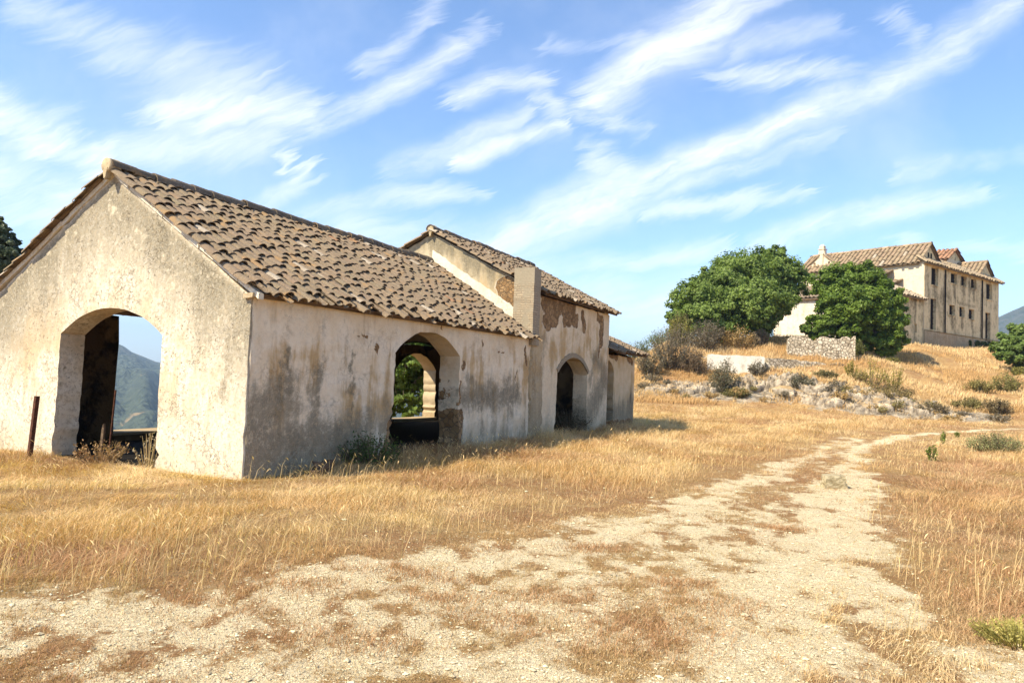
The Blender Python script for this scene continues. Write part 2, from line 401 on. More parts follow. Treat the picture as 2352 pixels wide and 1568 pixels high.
pmk = nt.m('ADD', pmk, nt.m('MULTIPLY', nt.m('SUBTRACT', n2, .5), 1.0))
pmk = nt.m('ADD', pmk, nt.m('MULTIPLY', nt.m('SUBTRACT', nt.noise(P, 8, 5, .65), .5), 1.2))
c = nt.mix(nt.ss(pmk, .22, .58), straw, grav)
rk = nt.noise(nt.sc(P, (1, 1, 1.6)), 1.6, 8, .68, .4)
rock = nt.mix(nt.ss(rk, .36, .62), (.21, .17, .12), (.54, .46, .34))
rock = nt.mix(nt.ss(nt.noise(P, 5, 5, .7), .5, .68), rock, (.27, .22, .16))
c = nt.mix(nt.m('MULTIPLY', nt.ss(nt.m('ADD', bm_, nt.m('MULTIPLY', nt.m('SUBTRACT', n2, .5), 1.2)), .35, .6), 1.0), c, rock)
c = nt.mix(ib, c, (.018, .014, .010))  # barn floor near black: the deep indoor shade is put into its colour
hgt = nt.m('ADD', nt.m('MULTIPLY', n3, .6), nt.m('ADD', nt.m('MULTIPLY', n4, .35), nt.m('MULTIPLY', rk, nt.m('MULTIPLY', bm_, 6.0))))
fin(nt, bs, c, nt.bump(hgt, 1.0, .085))
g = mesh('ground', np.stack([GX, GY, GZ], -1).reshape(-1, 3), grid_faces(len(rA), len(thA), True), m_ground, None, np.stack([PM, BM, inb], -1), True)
tag(g, 'dry straw coloured yard with a pale gravel track, rising to a low hill', 'ground', kind='structure')

m_far, nt, bs, _ = material('wooded hills')
P = nt.ob(); n1 = nt.noise(P, .004, 6, .6); n2 = nt.noise(P, .03, 6, .7); n3 = nt.vor(P, .09)
c = nt.mix(nt.ss(n1, .4, .62), (.030, .048, .030), (.055, .070, .048))
c = nt.mix(nt.ss(n3, .35, .8), (.070, .088, .056), c)
c = nt.mix(nt.ss(nt.m('ADD', nt.m('MULTIPLY', n1, .6), nt.m('MULTIPLY', n2, .5)), .64, .70), c, (.26, .19, .10))
Zc = nt.xyz(P)[2]
c = nt.mix(nt.m('MULTIPLY', nt.ss(Zc, -30, 60), nt.ss(n2, .42, .62, .0, .55)), c, (.13, .12, .105))
fin(nt, bs, c, nt.bump(nt.m('ADD', n2, nt.m('MULTIPLY', n3, -.5)), 1.0, 14))
thB = np.concatenate([np.arange(-180, -46, 3.0), np.arange(-46, 46, .3), np.arange(46, 180, 3.0)]); rB = np.geomspace(127, 6000, 150)
FX, FY = polar(thB, rB); FZ = height(FX, FY)
tag(mesh('hills', np.stack([FX, FY, FZ], -1).reshape(-1, 3), grid_faces(len(rB), len(thB), True), m_far, None, None, True),
    'dark wooded mountains across the valley behind the ruins', 'hills', kind='structure')

m_air = bpy.data.materials.new('pale air'); m_air.use_nodes = True; m_air.node_tree.nodes.clear(); nt = NT(m_air.node_tree)
ou = nt.n('ShaderNodeOutputMaterial'); pv = nt.n('ShaderNodeVolumePrincipled'); nt.l.new(pv.outputs[0], ou.inputs['Volume'])
nt.put(pv.inputs['Color'], (.55, .75, 1.0)); pv.inputs['Density'].default_value = .00020; pv.inputs['Anisotropy'].default_value = .1
hb = MB().box((-6200, -6200, float(FZ.min()) - 1), (6200, 6200, max(float(FZ.max()), 30) + 5)).build('haze', m_air)
tag(hb, 'pale blue haze over the far hills', 'haze', kind='stuff')
# ------------------------------------------------------------------ plaster, tile and stone materials
def rubble(nt, P, scale=7.0, dark=(.20, .15, .10), light=(.50, .42, .30), mortar=(.36, .29, .20)):
    w = nt.vm('ADD', P, nt.vm('SCALE', nt.noise(P, 6, 3, .6, out='Color'), None, .10))
    e = nt.vor(w, scale, 'DISTANCE_TO_EDGE'); cc = nt.vor(w, scale, 'F1', 1)
    s_ = nt.n('ShaderNodeSeparateColor'); nt.l.new(cc, s_.inputs[0])
    col = nt.mix(s_.outputs[0], dark, light)
    col = nt.mix(nt.m('MULTIPLY', nt.ss(nt.noise(P, 18, 4, .7), .45, .7), .5), col, mortar)
    gap = nt.ss(e, .09, .02)
    return nt.mix(nt.m('MULTIPLY', gap, .8), col, (.13, .095, .06)), nt.m('SUBTRACT', 1.0, gap)

def plaster(name, ax='x', base=(.60, .50, .35), pale=(.70, .62, .47), ochre=(.48, .305, .12), grime=(.115, .105, .072),
            gh=1.2, gamt=.9, streak=.5, crack=.3, och=.6, oz=1.5, peel=None, grimes=None, pales=None, pitted=.4, foot=0.0, top_grime=None):
    m, nt, bs, _ = material(name)
    P = nt.ob(); x, y, z = nt.xyz(P); h = x if ax == 'x' else y
    q = nt.comb(h, z)
    nl = nt.noise(P, .7, 5, .6); nm = nt.noise(P, 2.6, 6, .65); nf = nt.noise(P, 14, 5, .7); nx = nt.noise(P, 55, 3, .7)
    stq = nt.noise(nt.comb(nt.m('MULTIPLY', h, 2.4), nt.m('MULTIPLY', z, .30)), 1.0, 5, .62, .3)
    stf = nt.noise(nt.comb(nt.m('MULTIPLY', h, 8.0), nt.m('MULTIPLY', z, .55)), 1.0, 4, .6, .3)
    c = nt.mix(nt.ss(nm, .35, .68), base, pale)
    if pales: c = nt.mix(nt.segmask(nt.vm('ADD', q, nt.vm('SCALE', nt.vm('SUBTRACT', nt.noise(P, 3, 4, .6, out='Color'), (.5, .5, .5)), None, .35)), pales), c, (.74, .68, .54))
    # ochre wash showing through
    oc = nt.m('MULTIPLY', nt.ss(nt.m('ADD', nl, nt.m('MULTIPLY', nt.m('SUBTRACT', stq, .5), .9)), .46, .64), nt.ss(nt.m('ABSOLUTE', nt.m('SUBTRACT', z, oz)), 1.5, .3))
    c = nt.mix(nt.m('MULTIPLY', oc, och), c, ochre)
    # damp and mould rising from the ground with streaks
    lvl = nt.m('SUBTRACT', gh, z)
    gv = nt.m('ADD', nt.m('MULTIPLY', lvl, .55), nt.m('ADD', nt.m('MULTIPLY', nt.m('SUBTRACT', nl, .5), 2.0), nt.m('MULTIPLY', nt.m('SUBTRACT', stq, .5), 2.0)))
    gv = nt.m('ADD', gv, nt.m('MULTIPLY', nt.m('SUBTRACT', nm, .5), 1.2))
    brk = nt.m('ADD', nt.m('MULTIPLY', nt.m('SUBTRACT', stf, .5), 1.1), nt.m('ADD', nt.m('MULTIPLY', nt.m('SUBTRACT', nf, .5), 1.1), nt.m('MULTIPLY', nt.m('SUBTRACT', nx, .5), .7)))
    gv = nt.m('ADD', gv, nt.m('MULTIPLY', brk, .6))
    gm = nt.m('MULTIPLY', nt.ss(gv, .0, .75), gamt)
    if grimes:
        qq = nt.vm('ADD', q, nt.vm('SCALE', nt.vm('SUBTRACT', nt.noise(P, 2.2, 5, .65, out='Color'), (.5, .5, .5)), None, .7))
        gm = nt.m('MAXIMUM', gm, nt.m('MULTIPLY', nt.ss(nt.m('ADD', nt.segmask(qq, grimes), nt.m('ADD', nt.m('MULTIPLY', nt.m('SUBTRACT', nm, .5), .8), nt.m('MULTIPLY', brk, .70))), .0, .82), .95))
    sm = nt.m('MULTIPLY', nt.m('MULTIPLY', nt.ss(stq, .54, .74), nt.ss(nf, .3, .6, .4, 1.0)), streak)
    if top_grime is not None:   # lichen and soot below the verge: top_grime = (apex h, apex z, slope, depth)
        ah, az_, slp, dep = top_grime
        verge = nt.m('SUBTRACT', az_, nt.m('MULTIPLY', nt.m('ABSOLUTE', nt.m('SUBTRACT', h, ah)), slp))
        dz = nt.m('SUBTRACT', verge, z)
        tg = nt.ss(nt.m('ADD', dz, nt.m('MULTIPLY', nt.m('SUBTRACT', stq, .5), 2.6)), dep, .1)
        tg = nt.m('MULTIPLY', tg, nt.ss(nt.m('ADD', nm, nt.m('MULTIPLY', nf, .5)), .47, .72))
        tg = nt.m('MULTIPLY', tg, nt.ss(dz, .0, .18))
        sm = nt.m('MAXIMUM', sm, nt.m('MULTIPLY', tg, .97))
    gm = nt.m('MAXIMUM', gm, sm)
    gm = nt.m('MULTIPLY', gm, nt.ss(nt.m('ADD', nf, nt.m('MULTIPLY', nx, .6)), .55, .95, .55, 1.0))
    gcol = nt.mix(nt.ss(nm, .4, .65), grime, (.23, .19, .12))
    c = nt.mix(gm, c, gcol)
    if foot: c = nt.mix(nt.m('MULTIPLY', nt.ss(nt.m('ADD', z, nt.m('MULTIPLY', nt.m('SUBTRACT', nm, .5), 1.2)), .7, .05), foot), c, (.34, .24, .12))
    # pits, cracks
    wv = nt.vm('ADD', P, nt.vm('SCALE', nt.noise(P, 7, 5, .7, out='Color'), None, .30))
    ed = nt.vor(wv, 8.5, 'DISTANCE_TO_EDGE')
    ck = nt.m('MULTIPLY', nt.ss(ed, .030, .004), nt.ss(nt.noise(P, 1.7, 3, .6), .48, .62))
    pit = nt.ss(nt.m('ADD', nt.noise(P, 24, 5, .7, 1.2), nt.m('MULTIPLY', nt.m('SUBTRACT', nm, .5), .25)), .60, .66)
    c = nt.mix(nt.m('MULTIPLY', ck, crack), c, (.20, .15, .09))
    c = nt.mix(nt.m('MULTIPLY', pit, pitted), c, (.20, .155, .095))
    c = nt.mix(nt.m('MULTIPLY', nt.ss(nf, .47, .64), pitted * .75), c, (.44, .355, .23))
    c = nt.mix(nt.m('MULTIPLY', nt.m('SUBTRACT', nf, .5), .9, None, True), c, (.80, .74, .60))
    hh = nt.m('ADD', nt.m('MULTIPLY', nf, .55), nt.m('MULTIPLY', nx, .25))
    hh = nt.m('SUBTRACT', hh, nt.m('ADD', nt.m('MULTIPLY', ck, crack * .7), nt.m('MULTIPLY', pit, pitted * .8)))
    hh = nt.m('ADD', hh, nt.m('MULTIPLY', nm, .9))
    if peel:
        qp = nt.vm('ADD', q, nt.vm('SCALE', nt.vm('SUBTRACT', nt.noise(P, 3.4, 5, .6, out='Color'), (.5, .5, .5)), None, .42))
        pk = nt.segmask(qp, peel); pk = nt.ss(pk, .36, .40)
        rc, rh = rubble(nt, P, 8, (.20, .115, .05), (.40, .255, .125), (.33, .205, .095))
        rim = nt.ss(nt.segmask(qp, peel), .26, .34)
        c = nt.mix(nt.m('MULTIPLY', rim, .45), c, (.72, .64, .50))
        c = nt.mix(pk, c, rc)
        hh = nt.m('SUBTRACT', nt.m('ADD', hh, nt.m('MULTIPLY', nt.m('MULTIPLY', rh, pk), .9)), nt.m('MULTIPLY', pk, 2.6))
    fin(nt, bs, c, nt.bump(hh, .75, .022))
    return m

m_gable = plaster('gable plaster', 'y', base=(.73, .63, .46), pale=(.83, .76, .62), och=.5, oz=1.7, gh=-1.0, gamt=.4, streak=.72, crack=.75, pitted=.9, foot=.25,
                  top_grime=(3.15, 4.72, .647, 2.3), pales=[(0, .3, 1.5, .5, 1.1, .7), (4.6, .4, 6.3, .6, 1.0, .6)],
                  grimes=[(5.9, 2.7, 6.02, 2.2, .045, 1), (6.02, 2.2, 5.9, 1.7, .04, 1), (5.9, 1.7, 6.0, 1.1, .035, .9), (4.4, 3.6, 5.6, 2.7, .35, .55), (3.15, 4.1, 3.1, 3.4, .45, .5), (.35, 2.3, .4, 1.2, .22, .6), (2.9, 2.7, 3.1, 4.2, .5, .28), (1.9, 2.2, 1.8, 3.2, .28, .35)])
m_side = plaster('side wall plaster', 'x', base=(.77, .63, .43), pale=(.85, .74, .56), gh=1.0, gamt=.9, streak=.40, crack=.4, och=.9, oz=1.5, pitted=.2, foot=.3,
                 grimes=[(.0, .3, 2.6, .35, .95, .95), (.05, .8, .8, 1.15, .7, .85), (.72, 1.0, .78, 1.85, .17, .8), (1.45, .8, 1.5, 1.65, .30, .75), (2.35, .6, 2.38, 1.95, .14, .8), (2.3, .5, 2.9, .7, .6, .6), (6.3, 1.1, 8.9, 1.15, .62, .85), (6.4, 1.5, 6.9, 1.4, .3, .6), (8.4, 1.5, 8.6, .7, .5, .6)],
                 peel=[(3.46, .0, 3.56, .62, .20, 1), (6.1, 1.0, 6.1, 1.5, .09, 1), (6.2, 1.75, 6.24, 1.85, .13, 1), (6.08, .1, 6.14, .72, .26, 1), (7.0, 2.4, 7.05, 2.3, .09, 1), (9.35, 2.35, 9.5, 2.0, .12, 1), (7.9, 2.2, 8.2, 2.18, .05, .9), (2.5, 2.2, 2.75, 2.27, .05, .9), (3.0, 2.0, 3.05, 2.12, .08, 1), (8.9, 1.55, 8.95, 1.75, .045, .9), (5.2, 2.56, 5.22, 2.5, .06, 1)])
m_mid = plaster('block wall plaster', 'x', base=(.71, .565, .37), pale=(.80, .67, .47), gh=.9, gamt=.85, streak=.35, crack=.3, och=.85, oz=2.6, pitted=.4, foot=.3,
                grimes=[(9.8, .2, 10.5, 2.6, .5, .6), (14.2, .4, 15.7, 1.6, .9, .85), (14.6, 2.3, 15.8, 1.9, .5, .7), (14.3, 1.6, 15.0, 2.6, .3, .6)],
                peel=[(10.5, 3.70, 12.6, 3.70, .46, 1), (10.7, 3.2, 11.3, 3.35, .50, 1), (12.0, 3.35, 13.0, 3.4, .36, 1), (13.45, 3.6, 13.65, 3.2, .26, 1), (14.9, 3.65, 15.3, 3.5, .22, 1), (15.3, 3.5, 15.25, 2.85, .38, 1), (15.2, 2.85, 15.1, 2.45, .2, .95), (10.3, .2, 10.4, 1.6, .10, .7)])
m_low = plaster('end room plaster', 'x', base=(.58, .45, .27), pale=(.68, .54, .35), gh=1.5, gamt=.95, streak=.45, crack=.3, och=.7, oz=1.9, pitted=.3,
                peel=[(16.4, 2.5, 17.2, 2.45, .2, 1), (18.5, 2.5, 19.0, 2.3, .26, 1), (16.6, .1, 19.2, .1, .22, 1)])
m_midgable = plaster('upper gable plaster', 'y', base=(.46, .375, .24), pale=(.58, .49, .33), och=.3, oz=4, gh=-3, gamt=.3, streak=.85, crack=.5, pitted=.4,
                     top_grime=(3.1, 5.6, .51, .8), peel=[(.75, 4.0, .55, 3.3, .52, 1)])
m_band = plaster('limewashed band', 'y', base=(.74, .67, .52), pale=(.80, .74, .61), och=.15, oz=4, gh=-3, gamt=.1, streak=.1, crack=.4, pitted=.35)
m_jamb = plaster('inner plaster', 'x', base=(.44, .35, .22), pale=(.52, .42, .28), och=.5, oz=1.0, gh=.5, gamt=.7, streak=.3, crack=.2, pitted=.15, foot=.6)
m_inner, nt, bs, _ = material('dark mottled inner wall')  # near-black to brown mottling on the wall faces inside the rooms
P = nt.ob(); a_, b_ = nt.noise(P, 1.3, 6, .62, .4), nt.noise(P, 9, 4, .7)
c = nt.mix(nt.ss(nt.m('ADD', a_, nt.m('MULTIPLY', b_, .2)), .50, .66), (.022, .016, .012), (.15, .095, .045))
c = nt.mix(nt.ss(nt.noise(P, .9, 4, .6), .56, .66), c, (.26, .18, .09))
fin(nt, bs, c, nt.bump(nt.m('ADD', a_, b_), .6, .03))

def tile_mat(name, lichen=.6):
    m, nt, bs, _ = material(name)
    P = nt.ob(); a = nt.attr().outputs['Color']
    n1, n2, n3 = nt.noise(P, 2.2, 5, .6), nt.noise(P, 13, 5, .7), nt.noise(P, 48, 4, .7)
    c = nt.mix(nt.m('MULTIPLY', nt.ss(n2, .46, .72), .5), a, (.13, .105, .078))
    c = nt.mix(nt.ss(n1, .35, .7, .0, .45), c, (.21, .165, .115))
    c = nt.mix(nt.m('MULTIPLY', nt.ss(n3, .52, .70), .65), c, (.46, .38, .27))
    c = nt.mix(nt.m('MULTIPLY', nt.ss(nt.noise(P, 34, 4, .7, .5), .58, .68), .6), c, (.095, .075, .052))
    c = nt.mix(nt.m('MULTIPLY', nt.ss(nt.m('ADD', n1, nt.m('MULTIPLY', n2, .35)), .74, .84), lichen), c, (.44, .235, .07))
    fin(nt, bs, c, nt.bump(nt.m('ADD', n2, nt.m('MULTIPLY', n3, .6)), .8, .012))
    return m
m_tile = tile_mat('weathered roof tile', .35)
m_tile2 = tile_mat('sunbleached roof tile', .15)
m_wood, nt, bs, _ = material('old timber')
P = nt.ob(); w_ = nt.noise(nt.sc(P, (3, 30, 30)), 1, 5, .6)
fin(nt, bs, nt.mix(nt.ss(w_, .3, .7), (.055, .036, .022), (.17, .115, .07)), nt.bump(w_, .5, .01))
m_dark, nt, bs, _ = material('near-black wood'); P = nt.ob(); w_ = nt.noise(nt.sc(P, (20, 20, 3)), 1, 4, .6)
fin(nt, bs, nt.mix(w_, (.010, .009, .009), (.035, .027, .022)), nt.bump(w_, .4, .01))
m_rust, nt, bs, _ = material('rusty steel'); P = nt.ob(); w_ = nt.noise(P, 25, 5, .7)
fin(nt, bs, nt.mix(nt.ss(w_, .35, .65), (.045, .018, .012), (.14, .055, .028)), nt.bump(w_, .4, .004), .75)

def brick_mat(name, ax='y', top=4.0):
    m, nt, bs, _ = material(name); P = nt.ob(); x, y, z = nt.xyz(P)
    q = nt.comb(nt.m('ADD', x, y), z)
    q = nt.vm('ADD', q, nt.vm('SCALE', nt.noise(P, 5, 4, .6, out='Color'), None, .09))
    bt = nt.n('ShaderNodeTexBrick'); nt.put(bt.inputs['Vector'], q); bt.inputs['Scale'].default_value = 1
    bt.inputs['Brick Width'].default_value = .27; bt.inputs['Row Height'].default_value = .062; bt.inputs['Mortar Size'].default_value = .010
    nt.put(bt.inputs['Color1'], (.46, .37, .25)); nt.put(bt.inputs['Color2'], (.36, .285, .19)); nt.put(bt.inputs['Mortar'], (.27, .215, .145))
    n1, n2 = nt.noise(P, 3.5, 5, .65), nt.noise(P, 20, 5, .7)
    c = nt.mix(nt.m('MULTIPLY', nt.ss(n2, .45, .7), .5), bt.outputs[0], (.20, .175, .13))
    pl = nt.ss(nt.m('ADD', z, nt.m('MULTIPLY', nt.m('SUBTRACT', n1, .5), 1.1)), top - .12, top + .12)
    pl = nt.m('MAXIMUM', pl, nt.ss(n1, .46, .54))
    c = nt.mix(pl, c, nt.mix(n2, (.22, .185, .13), (.42, .355, .25)))
    hh = nt.m('ADD', nt.m('MULTIPLY', nt.m('SUBTRACT', 1.0, bt.outputs['Fac']), nt.m('SUBTRACT', 1.0, pl)), nt.m('MULTIPLY', n2, .8))
    fin(nt, bs, c, nt.bump(hh, .5, .012)); return m
m_brick = brick_mat('old narrow brick', top=4.02)
m_ring = brick_mat('thin arch brick', top=9)
m_rubble, nt, bs, _ = material('dry rubble stone'); P = nt.ob(); c, rh = rubble(nt, P, 4.2, (.40, .33, .23), (.76, .67, .51), (.60, .51, .37))
fin(nt, bs, c, nt.bump(nt.m('ADD', rh, nt.m('MULTIPLY', nt.noise(P, 14, 4, .7), .5)), 1.0, .08))
m_butt = plaster('rough buttress plaster', 'x', base=(.46, .35, .20), pale=(.56, .45, .29), och=.4, oz=1.6, gh=2.2, gamt=.6, streak=.6, crack=.9, pitted=.8, foot=.3)

# ------------------------------------------------------------------ barn walls
def arch(a0, a1, zs, za, z0, jag=.0, seed=1, n=14):
    """outline of an arched opening, jambs roughened near the foot"""
    r = np.random.default_rng(seed); pts = []
    zz = np.arange(z0, zs, .09)
    jr = lambda z: jag * (.25 + 1.6 * max(0, 1.0 - z / 1.2)) * r.normal()
    for z in zz: pts.append((a0 - (abs(jr(z)) if z < 1.0 else jr(z)), z))
    w, h = (a1 - a0) / 2, za - zs; Rr = (w * w + h * h) / (2 * h); cz = za - Rr; t0 = math.asin(min(1, w / Rr)); cx = (a0 + a1) / 2
    for i in range(n + 1):
        t = -t0 + 2 * t0 * i / n; pts.append((cx + Rr * math.sin(t) + r.normal() * jag * .15, cz + Rr * math.cos(t) + r.normal() * jag * .15))
    for z in zz[::-1]: pts.append((a1 + (abs(jr(z)) if z < 1.0 else jr(z)), z))
    return pts
def wall(name, outline, holes, O, A, N, t, mat, parent, step=.22, wob=.010, mat_in=None, edge_jit=0.010):
    """a thick wall: outline and holes in (along, up); A along, N inwards"""
    O, A, N = np.array(O, float), np.array(A, float), np.array(N, float)
    pts, edges = [], []
    def ring(poly, jit):
        b = len(pts); out = []
        for i in range(len(poly)):
            p0, p1 = np.array(poly[i]), np.array(poly[(i + 1) % len(poly)]); k = max(1, int(np.linalg.norm(p1 - p0) / step))
            for j in range(k):
                q = p0 + (p1 - p0) * j / k
                out.append(q + (rng.normal(0, jit, 2) if j else 0))
        for q in out: pts.append(tuple(q))
        n = len(out)
        for i in range(n): edges.append((b + i, b + (i + 1) % n))
    ring(outline, edge_jit)
    for h in holes: ring(h, 0)
    o = np.array(outline); lo, hi = o.min(0), o.max(0)
    for a in np.arange(lo[0] + step, hi[0], step):
        for z in np.arange(lo[1] + step, hi[1], step): pts.append((a + rng.uniform(-.05, .05), z + rng.uniform(-.05, .05)))
    vs, _, fs, *_ = delaunay_2d_cdt([Vector(q) for q in pts], edges, [], 0, 1e-5)
    V2 = np.array([(v.x, v.y) for v in vs]); T = np.array([f for f in fs if len(f) == 3])
    cen = V2[T].mean(1)
    ok = inside(cen[:, 0], cen[:, 1], np.array(outline))
    for h in holes: ok &= ~inside(cen[:, 0], cen[:, 1], np.array(h))
    T = T[ok]
    e = {}
    for f in T:
        for i in range(3):
            k = (f[i], f[(i + 1) % 3]); e[k] = 1
    bd = [k for k in e if (k[1], k[0]) not in e]
    base = O + V2[:, :1] * A + np.column_stack([np.zeros((len(V2), 2)), V2[:, 1]])
    d = (fbm(V2[:, 0] * 1.7 + 9, V2[:, 1] * 1.7, oct=4, seed=len(name)) - .5) * 2 * wob
    Fv = base + d[:, None] * N; Bv = base + t * N
    # orient
    q = T[0]; nn = np.cross(Fv[q[1]] - Fv[q[0]], Fv[q[2]] - Fv[q[0]])
    if nn @ N > 0: T = T[:, ::-1]; bd = [(b, a) for a, b in bd]
    n = len(V2); bd = np.array(bd)
    k = 5; rings = [Fv]
    u_, c_ = np.unique(bd, return_inverse=True); c_ = c_.reshape(bd.shape)
    lay = [Fv[u_] + (Bv[u_] - Fv[u_]) * s + (rng.normal(0, .006, (len(u_), 3)) if 0 < s < 1 else 0) for s in np.linspace(0, 1, k)]
    Vr = np.vstack(lay); m = len(u_)
    Fr = np.vstack([np.stack([n * 2 + i * m + c_[:, 1], n * 2 + i * m + c_[:, 0], n * 2 + (i + 1) * m + c_[:, 0], n * 2 + (i + 1) * m + c_[:, 1]], -1) for i in range(k - 1)])
    Vt = np.vstack([Fv, Bv, Vr])
    ob = mesh(name, Vt, [np.vstack([T, T[:, ::-1] + n]), Fr], mat, parent)
    if mat_in is not None:
        ob.data.materials.append(mat_in); nT = len(T)
        mi = np.zeros(nT * 2 + len(Fr), np.int32); mi[nT:nT * 2] = 1
        if isinstance(mat_in, tuple): pass
        ob.data.polygons.foreach_set('material_index', mi)
    return ob

def tiles(mb, O, U, S, N, lenU, lenS, sp=.205, row=.31, r=.088, skip=.0, seed=3, tint=None, wob=.02, orange=.006, channel=True, seg=6, cut=None):
    """courses of half-round tiles laid up a slope; O eave corner, U along eave, S up slope, N out"""
    O, U, S, N = [np.array(a, float) for a in (O, U, S, N)]
    q = np.random.default_rng(seed); nc = int(round(lenU / sp)) + 1; sp = lenU / (nc - 1); nr = int(math.ceil(lenS / row))
    ph = np.linspace(-np.pi / 2, np.pi / 2, seg + 1)
    phase = q.uniform(-.11, .11, nc + 2)
    def lay(ci, ri, inv, a):
        n = len(ci)
        s0 = ri * row + q.normal(0, .025 if not inv else .015, n) - .03 + np.where(ri > 0, phase[ci] * row / .31, q.normal(0, .06, n)); L = np.minimum(row * 1.32, lenS - s0 + .06)
        jx = q.normal(0, .014, n); yaw = q.normal(0, .045, n); rr = r * (1.08 if not inv else 1.0) * q.uniform(.95, 1.06, n)
        lift = q.uniform(-.006, .012, n) + np.where(ri == 0, q.uniform(-.02, .012, n), 0) + (fbm(a * .8, s0 * .8, oct=3, seed=seed + 5) - .5) * 2 * wob
        rows = []
        for end in (0, 1):
            for inner in ((0, 1) if not inv else (0,)):
                if end == 1 and inner: continue
                rad = rr * (1.06 if end == 0 else .84) - inner * .016
                if inv: rad = rr * (.86 if end == 0 else 1.0)
                ac = a[:, None] + jx[:, None] + np.sin(ph)[None] * rad[:, None] + (yaw * L * end)[:, None]
                hh = np.cos(ph)[None] * rad[:, None] * (.76 if not inv else -.52)
                tilt = (.036 if end == 0 else .010) if not inv else (.074 if end == 0 else .058)
                hh = hh + tilt + lift[:, None]
                ss_ = (s0 + L * end)[:, None] + 0 * ac
                rows.append(O + ac[..., None] * U + ss_[..., None] * S + hh[..., None] * N)
        k = seg + 1
        Vt = np.concatenate(rows, 1)                      # n, k*(2 or 3), 3
        kk = Vt.shape[1]
        i = np.arange(seg)
        if not inv: Ft = np.vstack([np.stack([i, i + 1, 2 * k + i + 1, 2 * k + i], -1), np.stack([k + i, k + i + 1, i + 1, i], -1)])
        else: Ft = np.stack([i + 1, i, k + i, k + i + 1], -1)
        Fa = (Ft[None] + (np.arange(n) * kk)[:, None, None]).reshape(-1, 4)
        if tint is None: base = np.array([.232, .168, .105])
        else: base = np.array(tint)
        v = q.uniform(.91, 1.09, n)[:, None]; colr = base * v * (1 + q.normal(0, .018, (n, 3)))
        o_ = q.random(n); colr[o_ < orange] = np.array([.36, .17, .08]) * q.uniform(.7, 1.1, (int((o_ < orange).sum()), 1))
        colr[(o_ > .97)] = np.array([.44, .37, .28])
        if inv: colr = colr * (.85 if tint is None else .30)
        mb.add(Vt.reshape(-1, 3), Fa, np.repeat(np.clip(colr, .01, 1), kk, 0))
    ci, ri = [a.ravel() for a in np.meshgrid(np.arange(nc), np.arange(nr))]
    keep = (q.random(len(ci)) > np.where(ri == 0, skip, skip * .06))
    if cut: keep &= ~((ci * sp < cut[0]) & (ri * row < cut[1]))
    lay(ci[keep], ri[keep], False, ci[keep] * sp)
    if channel:
        ci, ri = [a.ravel() for a in np.meshgrid(np.arange(nc - 1), np.arange(nr))]
        if cut: k_ = ~(((ci + .5) * sp < cut[0]) & (ri * row < cut[1])); ci, ri = ci[k_], ri[k_]
        lay(ci, ri, True, (ci + .5) * sp)
    return mb
def ridge_cap(mb, A_, B_, r=.12, ln=.40, seed=1, tint=(.12, .095, .07), cap=True):
    A_, B_ = np.array(A_, float), np.array(B_, float); D = B_ - A_; L = np.linalg.norm(D); D /= L; X_ = np.cross(D, (0, 0, 1)); X_ /= np.linalg.norm(X_)
    q = np.random.default_rng(seed); ph = np.linspace(-np.pi * .55, np.pi * .55, 9); n = int(L / ln)
    for i in range(n):
        s0, s1 = i * L / n - .02, (i + 1) * L / n + .05; rr = r * q.uniform(.93, 1.08); dz = q.normal(0, .012); dx = q.normal(0, .015)
        V = []
        for s_, k in ((s0, 1.08), (s0, .90), (s1, .9)):
            for t in ph: V.append(A_ + D * s_ + X_ * (math.sin(t) * rr * k + dx) + np.array([0, 0, math.cos(t) * rr * k + dz - .02]))
        j = np.arange(8); F = np.vstack([np.stack([j, 18 + j, 18 + j + 1, j + 1], -1), np.stack([9 + j, j, j + 1, 9 + j + 1], -1)])
        mb.add(V, F, np.array(tint) * q.uniform(.7, 1.5))
    return mb

barn = empty('abandoned_barn', tuple(B0), math.atan2(BU[1], BU[0]))
tag(barn, 'long roofless-windowed abandoned farm barn of stained cream plaster with brown tiled roofs', 'barn')
barn['label'] = 'long abandoned farm barn of stained cream plaster with brown tiled roofs and arched openings'
WD = 6.3; VC = 3.15
# front hall
wall('gable_wall', [(-.018, -.3), (WD, -.3), (WD, 2.62), (VC, 4.66), (-.018, 2.62)], [arch(1.79, 4.27, 2.04, 2.47, -.6, .018, 3)], (0, 0, 0), (0, 1, 0), (1, 0, 0), .43, m_gable, barn, mat_in=m_inner)
wall('side_wall', [(.04, -.3), (9.72, -.3), (9.72, 2.62), (.04, 2.62)], [arch(3.62, 6.04, 1.98, 2.45, -.6, .055, 5)], (0, -.035, 0), (1, 0, 0), (0, 1, 0), .50, m_side, barn, wob=.003, mat_in=m_inner)
wall('rear_wall', [(.43, -3), (19.3, -3), (19.3, 2.55), (.43, 2.55)], [[(2.2, .13), (2.17, 1.0), (2.2, 2.0), (2.16, 2.6), (4.7, 2.6), (4.72, 1.2), (4.7, .13)], arch(12.05, 14.5, 1.72, 2.28, .06, .045, 8)], (0, WD, 0), (1, 0, 0), (0, -1, 0), .50, m_jamb, barn, mat_in=m_inner)
wall('partition_wall', [(.45, -.3), (WD - .5, -.3), (WD - .5, 2.55), (.45, 2.55)], [arch(2.3, 5.2, 1.95, 2.5, -.6, .02, 9)], (9.75, 0, 0), (0, 1, 0), (1, 0, 0), .4, m_inner, barn)
